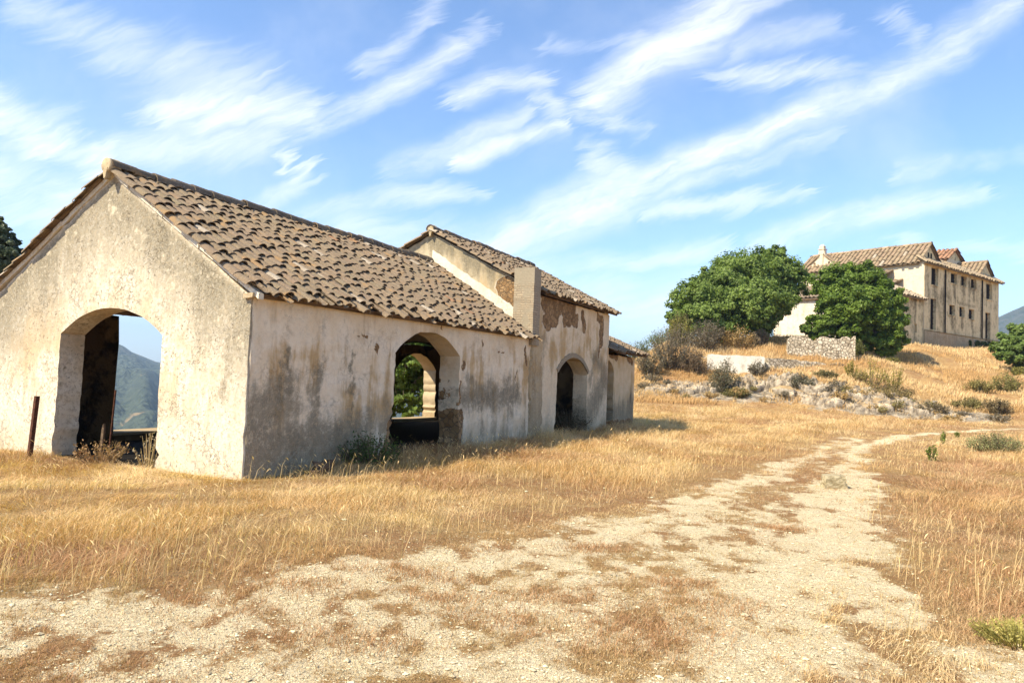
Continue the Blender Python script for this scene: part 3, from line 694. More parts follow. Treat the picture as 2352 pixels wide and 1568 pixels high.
# middle block
wall('side_wall', [(9.72, -.3), (16.05, -.3), (16.05, 3.82), (9.72, 3.82)], [arch(11.58, 14.07, 1.78, 2.25, -.6, .040, 11)], (0, -.04, 0), (1, 0, 0), (0, 1, 0), .47, m_mid, barn, mat_in=m_inner)
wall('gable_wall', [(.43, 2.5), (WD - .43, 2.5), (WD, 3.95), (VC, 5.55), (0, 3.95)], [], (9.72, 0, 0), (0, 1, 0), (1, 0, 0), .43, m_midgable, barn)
wall('gable_wall', [(.43, -.3), (WD - .5, -.3), (WD, 3.95), (VC, 5.55), (0.0, 3.95), (0.0, 3.0)], [], (16.05, 0, 0), (0, 1, 0), (-1, 0, 0), .43, m_mid, barn, mat_in=m_inner)
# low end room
wall('side_wall', [(16.05, -.3), (19.35, -.3), (19.35, 2.5), (16.05, 2.5)], [arch(15.5, 16.88, 1.88, 2.3, -.6, .03, 13)], (0, .012, 0), (1, 0, 0), (0, 1, 0), .42, m_low, barn, mat_in=m_inner)
wall('gable_wall', [(.02, -.3), (WD, -.3), (WD, 2.45), (VC, 4.0), (.02, 2.45)], [], (19.35, 0, 0), (0, 1, 0), (-1, 0, 0), .42, m_low, barn, mat_in=m_inner)

def gable_roof(parent, u0_, u1_, ve, ze, zr, seed, name='tiled_roof', skip=.1, sp=.20, row=.30, wob=.03, cut=None):
    mb = MB(); L = math.hypot(VC - ve, zr - ze); S = np.array([0, VC - ve, zr - ze]) / L; N = np.array([0, -S[2], S[1]])
    tiles(mb, (u0_, ve, ze), (1, 0, 0), S, N, u1_ - u0_, L, sp=sp, row=row, r=.086, seed=seed, skip=skip, wob=wob, cut=cut)
    S2 = S * (1, -1, 1); N2 = N * (1, -1, 1)
    tiles(mb, (u1_, WD - ve, ze), (-1, 0, 0), S2, N2, u1_ - u0_, L, sp=sp, row=row, r=.086, seed=seed + 1, skip=skip, wob=wob)
    ro = mb.build(name, m_tile, parent, False, True)
    d = MB(); th = .07
    for s_, n_, v_ in ((S, N, ve), (S2, N2, WD - ve)):
        a = np.array([u0_ + .15, v_, ze]) + s_ * .06; b = a + s_ * (L - .07)
        if cut and s_ is S:
            m2 = a + s_ * cut[1]; d.prism([m2, b, b - n_ * th, m2 - n_ * th], (u1_ - u0_ - .17, 0, 0)); off = np.array([cut[0], 0, 0])
            d.prism([a + off, m2 + off, m2 + off - n_ * th, a + off - n_ * th], (u1_ - u0_ - .17 - cut[0], 0, 0))
        else: d.prism([a, b, b - n_ * th, a - n_ * th], (u1_ - u0_ - .17, 0, 0))
    d.build('roof_deck', m_wood, parent)
    rm = ridge_cap(MB(), (u0_ - .06, VC, zr + .06), (u1_ + .05, VC, zr + .06), seed=seed)
    rid = rm.build('ridge_tiles', m_tile, ro, False, True)
    return ro
r1 = gable_roof(barn, -.055, 9.70, -.20, 2.63, 4.72, 11, skip=.22)
r2 = gable_roof(barn, 9.66, 16.45, -.26, 3.86, 5.62, 23, skip=.08, cut=(.40, .80))
r3 = gable_roof(barn, 16.07, 19.85, -.38, 2.58, 4.12, 31, skip=.06)
# plastered ridge ends
for u_, z_, rad in ((-.17, 4.80, .125), (9.60, 5.70, .12)):
    b = MB(); b.tube([(u_, VC, z_ - .02), (u_ + .015, VC, z_ - .02), (u_ + .20, VC, z_ - .01)], [rad * .86, rad, rad * .98], 11)
    b.prism([(u_ - .008, VC - .06, z_ - .06), (u_ - .008, VC + .06, z_ - .06), (u_ - .008, VC + .015, z_ - .24), (u_ - .008, VC - .02, z_ - .23)], (.10, 0, 0))
    b.build('ridge_end', m_butt, barn)
# verge mortar under the edge tiles of the front gable
mb = MB()
for sgn in (1, -1):
    f = lambda v: v if sgn == 1 else WD - v
    n = 16
    for i in range(n):
        va, vb = -.18 + i * (VC + .18) / n, -.18 + (i + 1) * (VC + .18) / n
        za, zb = 2.63 + (va + .2) * .624 - .015, 2.63 + (vb + .2) * .624 - .015
        jt = rng.uniform(-.012, .012)
        mb.prism([(-.035 + jt, f(va), za - .055), (-.035 + jt, f(vb), zb - .055), (-.035 + jt, f(vb), zb + .03), (-.035 + jt, f(va), za + .03)], (.10, 0, 0))
mb.build('verge', m_band, barn)
# kneeler stone at the eave corner
MB().box((-.06, -.11, 2.60), (.50, .08, 2.655), jit=.006).build('eave_stone', m_butt, barn)
# limewashed strip over the front roof
zz = lambda v: 2.63 + (v + .2) * .624
lowr = [(v, zz(v) - .05) for v in np.linspace(.10, 3.08, 16)]; uppr = [(v, zz(v) + .40 + rng.uniform(-.025, .025)) for v in np.linspace(3.08, .10, 30)]
wall('plaster_band', lowr + uppr, [], (9.66, 0, 0), (0, 1, 0), (1, 0, 0), .052, m_band, barn, step=.15, wob=.006)
# brick pier and its plastered lower part
mb = MB(); nz = 26
def pier(mb, u0_, u1_, v0_, v1_, z0_, z1_, jit=.008, n=24):
    jit = .004; zs = np.linspace(z0_, z1_, n); V = []
    for z in zs:
        for a, b in ((u0_, v0_), (u1_, v0_), (u1_, v1_), (u0_, v1_)): V.append((a + rng.normal(0, jit), b + rng.normal(0, jit), z))
    F = [[i * 4 + j, i * 4 + (j + 1) % 4, (i + 1) * 4 + (j + 1) % 4, (i + 1) * 4 + j] for i in range(n - 1) for j in range(4)] + [[(n - 1) * 4 + j for j in range(4)]]
    return mb.add(V, F)
pier(MB(), 9.58, 10.02, -.13, .45, 2.45, 4.48).build('brick_pier', m_brick, barn)
mb = MB(); zs = np.linspace(-.3, 2.6, 30); V = []
for i, z in enumerate(zs):
    wl, wr = 9.66 + .05 * math.sin(z * 3) + rng.normal(0, .02), 10.48 + .08 * math.sin(z * 2.1) + rng.normal(0, .03)
    for a, b in ((wl, -.02), (wl + .06, -.085), ((wl + wr) / 2, -.10 + rng.normal(0, .012)), (wr - .08, -.09), (wr, -.035)): V.append((a, b + rng.normal(0, .004), z))
F = [[i * 5 + j, i * 5 + j + 1, (i + 1) * 5 + j + 1, (i + 1) * 5 + j] for i in range(29) for j in range(4)]
mb.add(V, F).build('buttress', m_butt, barn)
# brick ring round the middle arch
mb = MB(); a0, a1, zs_, za = 11.58, 14.07, 1.78, 2.25
w_, h_ = (a1 - a0) / 2, za - zs_; Rr = (w_ * w_ + h_ * h_) / (2 * h_); cz = za - Rr; t0 = math.asin(w_ / Rr); cx_ = (a0 + a1) / 2; nb = 34
for i in range(nb):
    ta, tb = -t0 + 2 * t0 * i / nb + .004, -t0 + 2 * t0 * (i + 1) / nb - .004
    ro = Rr + .13 + rng.uniform(-.012, .012)
    mb.prism([(cx_ + Rr * math.sin(ta), -.075, cz + Rr * math.cos(ta)), (cx_ + Rr * math.sin(tb), -.075, cz + Rr * math.cos(tb)), (cx_ + ro * math.sin(tb), -.07, cz + ro * math.cos(tb)), (cx_ + ro * math.sin(ta), -.07, cz + ro * math.cos(ta))], (0, .05, 0))
mb.build('brick_arch', m_ring, barn)
# sills of the rear openings
MB().box((2.15, 5.72, .10), (4.75, 6.36, .16), jit=.012).build('sill', m_jamb, barn)
MB().box((11.95, 5.72, .0), (14.55, 6.36, .09), jit=.012).build('sill', m_jamb, barn)

def thing_box(name, label, cat, build, mat, loc, rz=0, group=None):
    o = build(MB()).build(name, mat); o.location = loc; o.rotation_euler = (0, 0, rz); return tag(o, label, cat, group)
# fence post, rod and stake by the front arch
def angle_iron(b):
    b.box((-.03, -.004, 0), (.03, .004, 1.05)); b.box((-.03, .0045, 0), (-.022, .06, 1.05)); return b
o = thing_box('fence_post', 'dark rusty angle iron post standing beside the big front arch', 'post', angle_iron, m_rust, bl(-.50, 4.05, -.05)); o.rotation_euler = (0, R_(3.0), R_(60))
o = thing_box('iron_rod', 'thin rusty rod standing inside the front arch', 'rod', lambda b: b.tube([(0, 0, 0), (.004, 0, .6), (.01, 0, 1.22)], .016, 6), m_rust, bl(.55, 3.62, -.1)); o.rotation_euler = (0, R_(2), 0)
o = thing_box('wooden_stake', 'short weathered wooden stake leaning in the front arch doorway', 'stake', lambda b: b.prism([(-.035, -.02, 0), (.035, -.02, 0), (.03, -.02, .62), (.0, -.02, .70), (-.028, -.02, .60)], (0, .035, 0)), m_wood, bl(.05, 3.12, -.1)); o.rotation_euler = (0, R_(4), R_(-30))
# ------------------------------------------------------------------ farmhouse on the hill
HE = np.array([math.sin(R_(52)), math.cos(R_(52)), 0]); HW = np.array([-HE[1], HE[0], 0]); HC = np.array([41.79, 75.0, 0])
HB = 6.5
def hl(e, w, z=0.0): return HC + HE * e + HW * w + np.array([0, 0, z])
def simple_plaster(name, base, dark, amt=.5, foot=.4, fz=3.0, sc_=1.0, runs=None):
    m, nt, bs, _ = material(name); P = nt.ob(); x, y, z = nt.xyz(P); hx = nt.m('ADD', x, y)
    n1, n2 = nt.noise(P, .5 * sc_, 6, .65), nt.noise(P, 3 * sc_, 6, .7)
    st = nt.noise(nt.comb(nt.m('MULTIPLY', hx, 1.1), nt.m('MULTIPLY', z, .14)), 1, 5, .65)
    g_ = nt.ss(nt.m('ADD', nt.m('ADD', n1, nt.m('MULTIPLY', n2, .5)), st), 1.15, 1.55)
    c = nt.mix(nt.m('MULTIPLY', g_, amt), base, dark)
    c = nt.mix(nt.m('MULTIPLY', nt.ss(nt.m('ADD', z, nt.m('MULTIPLY', n1, 2.5)), fz + 1.2, fz - .6), foot), c, (dark[0] * 1.3, dark[1] * 1.25, dark[2] * 1.2))
    bt = nt.n('ShaderNodeTexBrick'); nt.put(bt.inputs['Vector'], nt.comb(hx, z)); bt.inputs['Scale'].default_value = 1; bt.inputs['Brick Width'].default_value = .5; bt.inputs['Row Height'].default_value = .2
    c = nt.mix(nt.m('MULTIPLY', nt.m('MULTIPLY', nt.ss(n2, .55, .72), nt.m('SUBTRACT', 1.0, nt.m('MULTIPLY', bt.outputs['Fac'], .6))), .45 * amt * 2, None, True), c, (dark[0] * 1.5, dark[1] * 1.25, dark[2]))
    if runs:
        rq = nt.vm('ADD', nt.comb(x, z), nt.vm('SCALE', nt.vm('SUBTRACT', nt.noise(P, 1.6, 5, .65, out='Color'), (.5, .5, .5)), None, .7))
        c = nt.mix(nt.m('MULTIPLY', nt.segmask(rq, runs), nt.ss(n2, .3, .6, .35, .95)), c, dark)
    fin(nt, bs, c, nt.bump(nt.m('ADD', n2, nt.m('MULTIPLY', bt.outputs['Fac'], -.1)), .7, .06)); return m
m_hlit = simple_plaster('farmhouse sunlit limewash', (.70, .60, .43), (.40, .32, .21), .35, .25)  # one of two farmhouse plasters, coloured for the sunlit faces
m_hshade = simple_plaster('farmhouse shaded stained plaster', (.76, .62, .36), (.17, .135, .075), .95, .5, 2.2, 1.0,  # the other copy, coloured for the shaded faces, with real stains
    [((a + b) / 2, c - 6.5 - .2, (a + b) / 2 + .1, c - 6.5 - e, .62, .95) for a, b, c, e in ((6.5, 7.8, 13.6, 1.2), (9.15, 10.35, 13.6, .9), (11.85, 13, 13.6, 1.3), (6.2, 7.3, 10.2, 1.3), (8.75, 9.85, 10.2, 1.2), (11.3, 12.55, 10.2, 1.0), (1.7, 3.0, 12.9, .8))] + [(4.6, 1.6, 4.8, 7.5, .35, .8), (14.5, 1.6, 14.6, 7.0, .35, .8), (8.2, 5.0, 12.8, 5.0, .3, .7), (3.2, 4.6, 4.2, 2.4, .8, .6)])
m_white = simple_plaster('outbuilding whitewash', (.70, .63, .50), (.36, .28, .18), .75, .6, 1.9)
house = tag(empty('farmhouse', tuple(hl(0, 0, HB)), math.atan2(HE[1], HE[0])), 'large two storey tile roofed farmhouse on the hilltop with rows of dark windows', 'farmhouse')
Z = lambda z: z - HB
win = [('w', 1.75, 3.05, 12.95, 14.5), ('w', 6.5, 7.8, 13.65, 14.5), ('w', 9.15, 10.35, 13.65, 14.5), ('w', 11.85, 13.0, 13.65, 14.45), ('w', 16.2, 17.7, 12.85, 14.4),
       ('d', 1.6, 2.65, 8.3, 11.25), ('w', 6.2, 7.3, 10.2, 11.0), ('w', 8.75, 9.85, 10.2, 11.02), ('w', 11.3, 12.55, 10.15, 11.0), ('d', 16.0, 17.1, 8.0, 11.0)]
def grow(a, b, c, d): return a - .15, b + .15, c - .15, d + .12
rect = lambda a, b, c, d: [(a, c), (b, c), (b, d), (a, d)]
# east range wall with openings
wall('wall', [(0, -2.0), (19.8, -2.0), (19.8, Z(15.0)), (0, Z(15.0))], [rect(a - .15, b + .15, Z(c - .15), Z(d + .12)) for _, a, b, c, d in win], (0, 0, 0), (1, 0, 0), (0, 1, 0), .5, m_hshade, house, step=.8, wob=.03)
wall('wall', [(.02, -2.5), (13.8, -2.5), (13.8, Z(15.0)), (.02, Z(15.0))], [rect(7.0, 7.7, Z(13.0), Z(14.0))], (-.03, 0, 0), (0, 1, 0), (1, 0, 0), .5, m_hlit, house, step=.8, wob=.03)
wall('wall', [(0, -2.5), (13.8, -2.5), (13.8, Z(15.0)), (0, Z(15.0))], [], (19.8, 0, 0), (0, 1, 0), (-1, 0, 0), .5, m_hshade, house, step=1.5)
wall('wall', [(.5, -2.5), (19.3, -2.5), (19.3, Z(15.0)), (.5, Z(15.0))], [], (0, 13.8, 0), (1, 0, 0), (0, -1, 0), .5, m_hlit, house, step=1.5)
for k, a, b, c, d in win:
    a, b, c, d = grow(a, b, c, d)
    mb = MB(); mb.box((a + .02, .30, Z(c) + .01), (b - .02, .36, Z(d) - .01))  # near-black backing pane, the dark of the unlit room painted in
    for i in range(1, 3): xx = a + (b - a) * i / 3; mb.box((xx - .03, .25, Z(c) + .03), (xx + .03, .297, Z(d) - .03))
    nb = 2 if k == 'w' else 4
    for i in range(1, nb + 1): zz = Z(c) + (d - c) * i / (nb + 1); mb.box((a + .04, .22, zz - .03), (b - .04, .247, zz + .03))
    wo_ = mb.build('door' if k == 'd' else 'window', m_dark, house)
    MB().box((a - .12, -.07, Z(c) - .12), (b + .12, .28, Z(c) - .004)).build('sill', m_hshade, wo_)
for e_ in (4.75, 14.6):
    MB().tube([(e_, -.12, Z(8.0)), (e_, -.12, Z(11)), (e_ + .02, -.12, Z(14.7))], .07, 7).build('drainpipe', m_dark, house)
MB().tube([(-.14, 11.0, Z(10)), (-.14, 11.0, Z(14.8))], .09, 7).build('drainpipe', m_dark, house)
MB().prism([(-.05, -.11, Z(5.5)), (19.85, -.11, Z(5.5)), (19.85, -.11, Z(7.75)), (-.05, -.11, Z(7.95))], (0, .08, 0)).build('plinth', m_butt, house)
MB().box((-.05, -.14, Z(7.96)), (19.85, -.035, Z(8.05)), jit=.02).build('string_course', m_butt, house)
# roofs
ht = (.32, .23, .14)
mb = MB()
def slope(mb, O, U, S, lenU, lenS, seed, tint=ht, sp=.48, row=.9, r=.165):
    U, S = np.array(U, float), np.array(S, float); S = S / np.linalg.norm(S); N = np.cross(U, S)
    tiles(mb, O, U, S, N, lenU, lenS, sp=sp, row=row, r=r, seed=seed, tint=tint, orange=.0, wob=.03, seg=5)
    O = np.array(O, float); a, b = O - N * .05, O + U * lenU - N * .05
    mb.prism([a, b, b - N * .12, a - N * .12], S * lenS, np.array(tint) * .6)
def hyp(*d): return math.hypot(*d)
rise = 17.25 - 14.85
# west wing: ridge parallel to the sunny facade, gablet to the east
slope(mb, (-.4, 13.9, Z(14.85)), (0, -1, 0), (3.0, 0, rise), 13.4, hyp(3.0, rise), 51)
slope(mb, (5.6, .5, Z(14.85)), (0, 1, 0), (-3.0, 0, rise), 13.4, hyp(3.0, rise), 52)
# skirt over the east facade, rising to a low ridge between the gablets
slope(mb, (-.4, -.42, Z(14.85)), (1, 0, 0), (0, 1.0, .72), 20.6, 1.25, 53, (.38, .29, .18))
slope(mb, (5.0, .6, Z(15.55)), (1, 0, 0), (0, 2.2, 1.1), 10.4, hyp(2.2, 1.1), 54, (.38, .29, .18))
slope(mb, (15.4, 5.0, Z(15.55)), (-1, 0, 0), (0, -2.2, 1.1), 10.4, hyp(2.2, 1.1), 55)
# east wing
slope(mb, (14.6, 10.0, Z(14.95)), (0, -1, 0), (2.9, 0, rise - .1), 9.5, hyp(2.9, rise - .1), 56)
slope(mb, (20.4, .5, Z(14.95)), (0, 1, 0), (-2.9, 0, rise - .1), 9.5, hyp(2.9, rise - .1), 57)
hr = mb.build('tiled_roof', m_tile2, house, False, True)
for a_, b_, rr_ in (((2.6, .4, Z(17.27)), (2.6, 13.6, Z(17.27)), .2), ((17.5, .4, Z(17.25)), (17.5, 10, Z(17.25)), .2), ((5, 2.8, Z(16.66)), (15.4, 2.8, Z(16.66)), .18)):
    ridge_cap(MB(), a_, b_, rr_, .7, 5, ht).build('ridge_tiles', m_tile2, hr, False, True)
MB().prism([(.2, .62, Z(15.3)), (5.0, .62, Z(15.3)), (2.6, .62, Z(17.1))], (0, .3, 0)).build('gablet', m_hshade, house)
MB().prism([(15.2, .62, Z(15.35)), (19.8, .62, Z(15.35)), (17.5, .62, Z(17.05))], (0, .3, 0)).build('gablet', m_hshade, house)
for e_ in (2.25, 2.95): MB().box((e_ - .12, .57, Z(15.75)), (e_ + .12, .64, Z(16.25))).build('vent', m_dark, house)
# cross gable with finial at the left end
wall('gable_wall', [(9.3, Z(15.0)), (13.8, Z(15.0)), (13.8, Z(15.35)), (11.55, Z(17.0)), (9.3, Z(15.35))], [rect(10.55, 10.80, Z(15.75), Z(16.15)), rect(12.3, 12.55, Z(15.75), Z(16.15))], (.75, 0, 0), (0, 1, 0), (1, 0, 0), .35, m_hlit, house, step=.5)
prof = [(9.9, 15.72), (10.5, 16.10), (10.95, 16.55), (11.15, 17.05), (11.22, 17.62), (11.88, 17.62), (11.95, 17.05), (12.15, 16.55), (12.6, 16.10), (13.2, 15.72)]
mb = MB()
for (wa, za_), (wb, zb_) in zip(prof[:-1], prof[1:]):
    lo = lambda w_: 15.35 + (2.25 - abs(w_ - 11.55)) * .72
    if abs(wb - wa) > .05: mb.prism([(.70, wa, Z(min(za_, lo(wa)))), (.70, wb, Z(min(zb_, lo(wb)))), (.70, wb, Z(zb_)), (.70, wa, Z(za_))], (.42, 0, 0))
mb.box((.62, 11.38, Z(15.2)), (.695, 11.72, Z(17.0))); mb.build('pilaster', m_hlit, house)
mb = MB(); mb.box((.60, 11.24, Z(17.0)), (1.2, 11.86, Z(17.6))).box((.53, 11.16, Z(17.603)), (1.27, 11.94, Z(17.68))).box((.62, 11.3, Z(17.683)), (1.12, 11.8, Z(17.95)))
mb.add([(.6, 11.27, Z(17.953)), (1.1, 11.27, Z(17.953)), (1.1, 11.83, Z(17.953)), (.6, 11.83, Z(17.953)), (.85, 11.4, Z(18.2)), (.85, 11.7, Z(18.2))], [[0, 1, 4], [2, 3, 5], [1, 2, 5], [1, 5, 4], [3, 0, 4], [3, 4, 5]])
mb.build('finial', m_hlit, house)
mb = MB()
for a, b in (((.60, 9.05, Z(15.18)), (.60, 11.35, Z(16.98))), ((.60, 14.05, Z(15.18)), (.60, 11.75, Z(16.98)))):
    a, b = np.array(a), np.array(b); mb.prism([a, b, b + (0, 0, .16), a + (0, 0, .16)], (2.4, 0, 0), ht)
mb.build('verge', m_tile2, house, attr=True)
mb = MB(); slope(mb, (-.42, 13.95, Z(14.84)), (0, -1, 0), (1.0, 0, .66), 4.9, 1.2, 58, (.30, .20, .12)); mb.build('pent_roof', m_tile2, house, False, True)
# red roofed lantern room behind
q = at(2193, 572, 88); dq = q - HC; ee, ww = dq @ HE, dq @ HW
MB().box((ee - 2.2, ww, Z(14)), (ee + 2.2, ww + 4, Z(q[2] - 1.35))).build('tower_wall', m_hlit, house)
mb = MB(); slope(mb, (ee - 2.5, ww + 4.2, Z(q[2] - 1.5)), (0, -1, 0), (2.5, 0, 1.5), 4.4, 2.9, 61, (.40, .19, .10)); slope(mb, (ee + 2.5, ww - .2, Z(q[2] - 1.5)), (0, 1, 0), (-2.5, 0, 1.5), 4.4, 2.9, 62, (.40, .19, .10))
mb.build('tower_roof', m_tile2, house, False, True)
MB().prism([(ee - 2.2, ww - .003, Z(q[2] - 1.36)), (ee + 2.2, ww - .003, Z(q[2] - 1.36)), (ee, ww - .003, Z(q[2] - .1))], (0, .3, 0)).build('gablet', m_hshade, house)

# outbuilding in front
outb = tag(empty('outbuilding', tuple(hl(-6.5, 0, 5.5)), math.atan2(HE[1], HE[0])), 'low whitewashed outbuilding with a broken tile roof behind the fig tree', 'outbuilding')
Zo = lambda z: z - 5.5
wall('wall', [(.1, -2), (12.9, -2), (12.9, Zo(11.25)), (.1, Zo(11.25))], [rect(7.2, 7.4, Zo(9.8), Zo(10.9)), rect(7.4, 8.2, Zo(10.8), Zo(10.9))], (0, 0, 0), (0, 1, 0), (1, 0, 0), .5, m_white, outb, step=.5, wob=.06)
wall('wall', [(0, -2), (6.45, -2), (6.45, Zo(11.2)), (0, Zo(11.2))], [rect(4.6, 5.2, Zo(7.6), Zo(8.5))], (0, .08, 0), (1, 0, 0), (0, 1, 0), .5, m_hshade, outb, step=.5, wob=.05)
wall('wall', [(0, -2), (6.45, -2), (6.45, Zo(13.0)), (0, Zo(11.2))], [], (0, 12.95, 0), (1, 0, 0), (0, -1, 0), .5, m_white, outb, step=.7)
mb = MB()
slope(mb, (-.4, 13.2, Zo(11.1)), (0, -1, 0), (6.85, 0, 2.2), 10.9, hyp(6.85, 2.2), 71, (.34, .25, .17))
slope(mb, (-.3, -.35, Zo(11.05)), (1, 0, 0), (0, 3.2, 1.7), 6.7, hyp(3.2, 1.7), 72, (.46, .37, .26))
mb.build('tiled_roof', m_tile2, outb, False, True)
MB().box((2.6, 3.4, Zo(11.6)), (6.3, 6.6, Zo(13.0))).build('loft_wall', m_hshade, outb)
mb = MB(); slope(mb, (2.3, 6.8, Zo(12.95)), (0, -1, 0), (4.1, 0, 1.4), 3.6, hyp(4.1, 1.4), 73); mb.build('loft_roof', m_tile2, outb, False, True)

# dry stone walls and the trough
def stone_run(name, label, cat, A_, B_, h0, h1, t, mat, sink=.8, jag=.10):
    A_, B_ = np.array(A_, float), np.array(B_, float); D = B_ - A_; D[2] = 0; L = np.linalg.norm(D); D /= L; N = np.array([-D[1], D[0], 0])
    top = [(x, h0 + (h1 - h0) * x / L + rng.normal(0, jag)) for x in np.arange(L, -.01, -.28)]
    root = tuple(A_)
    o = wall(name, [(0, -sink), (L, -sink)] + [(L, top[0][1])] + top[1:], [], (0, 0, 0), D, N, t, mat, None, step=.3, wob=.10, edge_jit=.02)
    o.location = root; return tag(o, label, cat)
stone_run('stone_wall', 'high retaining wall of pale rubble stones below the fig tree', 'wall', at(1806, 820, 59.2), at(1964, 827, 58.3), 1.55, 1.7, .6, m_rubble)
stone_run('stone_wall', 'low rubble stone wall running right from the white trough', 'wall', at(1757, 852, 56.4), at(1945, 848, 57.2), 1.05, .75, .5, m_rubble, jag=.06)
tr = tag(empty('water_trough', tuple(at(1625, 852, 56.0))), 'long white limewashed trough with crumbling rim below the big tree', 'trough')
pa, pb = at(1625, 852, 56.0), at(1756, 856, 55.6); D = pb - pa; L = np.hypot(D[0], D[1]); ang = math.atan2(D[1], D[0]); tr.rotation_euler = (0, 0, ang)
m_trough = simple_plaster('trough limewash', (.80, .75, .63), (.30, .23, .14), .6, .6, .35, 2.5)
wall('trough_wall', [(0, -.6), (L, -.6)] + [(x, 1.26 + rng.normal(0, .03)) for x in np.arange(L, -.01, -.3)], [], (0, 0, 0), (1, 0, 0), (0, 1, 0), .35, m_trough, tr, step=.3, wob=.05)
wall('trough_wall', [(.35, -.6), (2.4, -.6), (2.4, 1.22), (.35, 1.25)], [], (L, 0, 0), (0, 1, 0), (-1, 0, 0), .35, m_trough, tr, step=.3, wob=.05)
wall('trough_wall', [(0, -.6), (L, -.6), (L, 1.2), (0, 1.2)], [], (0, 2.7, 0), (1, 0, 0), (0, -1, 0), .3, m_trough, tr, step=.4)

# ------------------------------------------------------------------ vegetation
def leaf_mat(name, trans=.35, gloss=.45):
    m, nt, bs, out = material(name); a = nt.attr().outputs['Color']
    bs.inputs['Roughness'].default_value = gloss; bs.inputs['Specular IOR Level'].default_value = .22
    nt.put(bs.inputs['Base Color'], a)
    tl = nt.n('ShaderNodeBsdfTranslucent'); nt.put(tl.inputs[0], nt.mix(1.0, a, (1.5, 1.6, .7), 'MULTIPLY'))
    mx = nt.n('ShaderNodeMixShader'); mx.inputs[0].default_value = trans
    nt.l.new(bs.outputs[0], mx.inputs[1]); nt.l.new(tl.outputs[0], mx.inputs[2]); nt.l.new(mx.outputs[0], out.inputs[0]); return m
m_leaf = leaf_mat('tree leaves'); m_dry = leaf_mat('dry stalks', .25, .8); m_scrub = leaf_mat('scrub leaves', .2, .8)
m_bark, nt, bs, _ = material('bark'); P = nt.ob(); w_ = nt.noise(nt.sc(P, (6, 6, 1.5)), 1, 6, .65)
fin(nt, bs, nt.mix(nt.ss(w_, .3, .7), (.05, .04, .03), (.20, .165, .125)), nt.bump(w_, .9, .05))

def unit(n, q):
    v = q.normal(size=(n, 3)); return v / np.linalg.norm(v, axis=1)[:, None]
def leaves(pos, out, size, q, col, spread=.8, aspect=.55):
    """one folded leaf (two triangles on each side of a rib) per point"""
    n = len(pos); nrm = out + unit(n, q) * spread; nrm /= np.linalg.norm(nrm, axis=1)[:, None]
    t = np.cross(nrm, unit(n, q)); t /= np.linalg.norm(t, axis=1)[:, None] + 1e-9; b = np.cross(nrm, t)
    s = (size * q.uniform(.6, 1.35, n))[:, None]
    V = np.stack([pos - t * s * .5, pos + b * s * aspect * .5 - nrm * s * .08, pos + t * s * .5, pos - b * s * aspect * .5 - nrm * s * .08], 1).reshape(-1, 3)
    F = np.arange(n * 4).reshape(n, 4)
    return V, F, np.repeat(col, 4, 0)
def tree(name, label, cat, base, lumps, n, size, c0, c1, trunk, seed, group=None, sub=.36, twigs=True, trunk_r=.3):
    """lumps: (x, y, z, radius, squash) relative to base"""
    q = np.random.default_rng(seed); base = np.array(base, float); root = tag(empty(name, tuple(base)), label, cat, group)
    Lp = np.array(lumps, float); wts = Lp[:, 3] ** 2; wts /= wts.sum()
    # clusters over every lump, then leaves over every cluster
    nc = int(n / 75); k = q.choice(len(Lp), nc, p=wts); d = unit(nc, q); d[:, 2] = d[:, 2] * .9 + .12
    rad = Lp[k, 3] * q.uniform(.68, 1.16, nc) * (1 - .25 * (q.random(nc) < .2)); cpos = Lp[k, :3] + d * rad[:, None] * np.stack([np.ones(nc), np.ones(nc), Lp[k, 4]], 1)
    deep = np.ones(nc, bool)
    for l in Lp:
        dd = np.linalg.norm((cpos - l[:3]) / np.array([1, 1, l[4]]), axis=1); deep &= dd > l[3] * .66
    cpos, d, k = cpos[deep], d[deep], k[deep]; nc = len(cpos)
    ctint = q.uniform(0, 1, nc); cs = Lp[k, 3] * sub * q.uniform(.35, 1.0, nc)
    core = q.choice(len(Lp), nc // 3, p=wts); cd = unit(len(core), q); cpos = np.vstack([cpos, Lp[core, :3] + cd * (Lp[core, 3] * q.uniform(.2, .72, len(core)))[:, None]]); d = np.vstack([d, cd]); ctint = np.append(ctint, q.uniform(0, .6, len(core))); cs = np.append(cs, Lp[core, 3] * sub * 1.1); nc = len(cpos); n = int(n * 1.35)
    ii = q.integers(0, nc, n); off = unit(n, q) * (q.random(n) ** .5)[:, None]
    pos = cpos[ii] + off * cs[ii][:, None] * np.array([1, 1, .75])
    outw = off * .7 + d[ii] * .5 + np.array([0, 0, .35])
    t = np.clip(ctint[ii] * .65 + q.uniform(0, .4, n), 0, 1)[:, None]
    colr = np.array(c0) * (1 - t) + np.array(c1) * t; colr = colr * q.uniform(.75, 1.25, (n, 1))
    V, F, C_ = leaves(pos, outw, size, q, colr)
    mesh('crown', V, F, m_leaf, root, np.clip(C_, 0, 1))
    mb = MB(); top = Lp[:, :3].mean(0)
    tp = np.array(trunk, float); mb.tube(tp, np.linspace(trunk_r, trunk_r * .55, len(tp)), 9)
    for l in Lp:
        a = tp[-1]; b = l[:3]; m_ = (a + b) / 2 + np.array([0, 0, -.1 * l[3]]) + q.normal(0, .15, 3)
        mb.tube([a, m_, b, b + (b - m_) * (.5 if l[3] > 1.2 else .12)], [trunk_r * .5, trunk_r * .36, trunk_r * .2, .02], 6)
        if twigs:
            for _ in range(5):
                e = b + unit(1, q)[0] * l[3] * np.array([1, 1, l[4]]) * .9; mb.tube([b, (b + e) / 2 + q.normal(0, .1, 3), e], [trunk_r * .14, trunk_r * .09, .012], 4)
    mb.build('trunk', m_bark, root, True)
    return root
def rel(base, px, py, dep): return at(px, py, dep) - np.array(base)
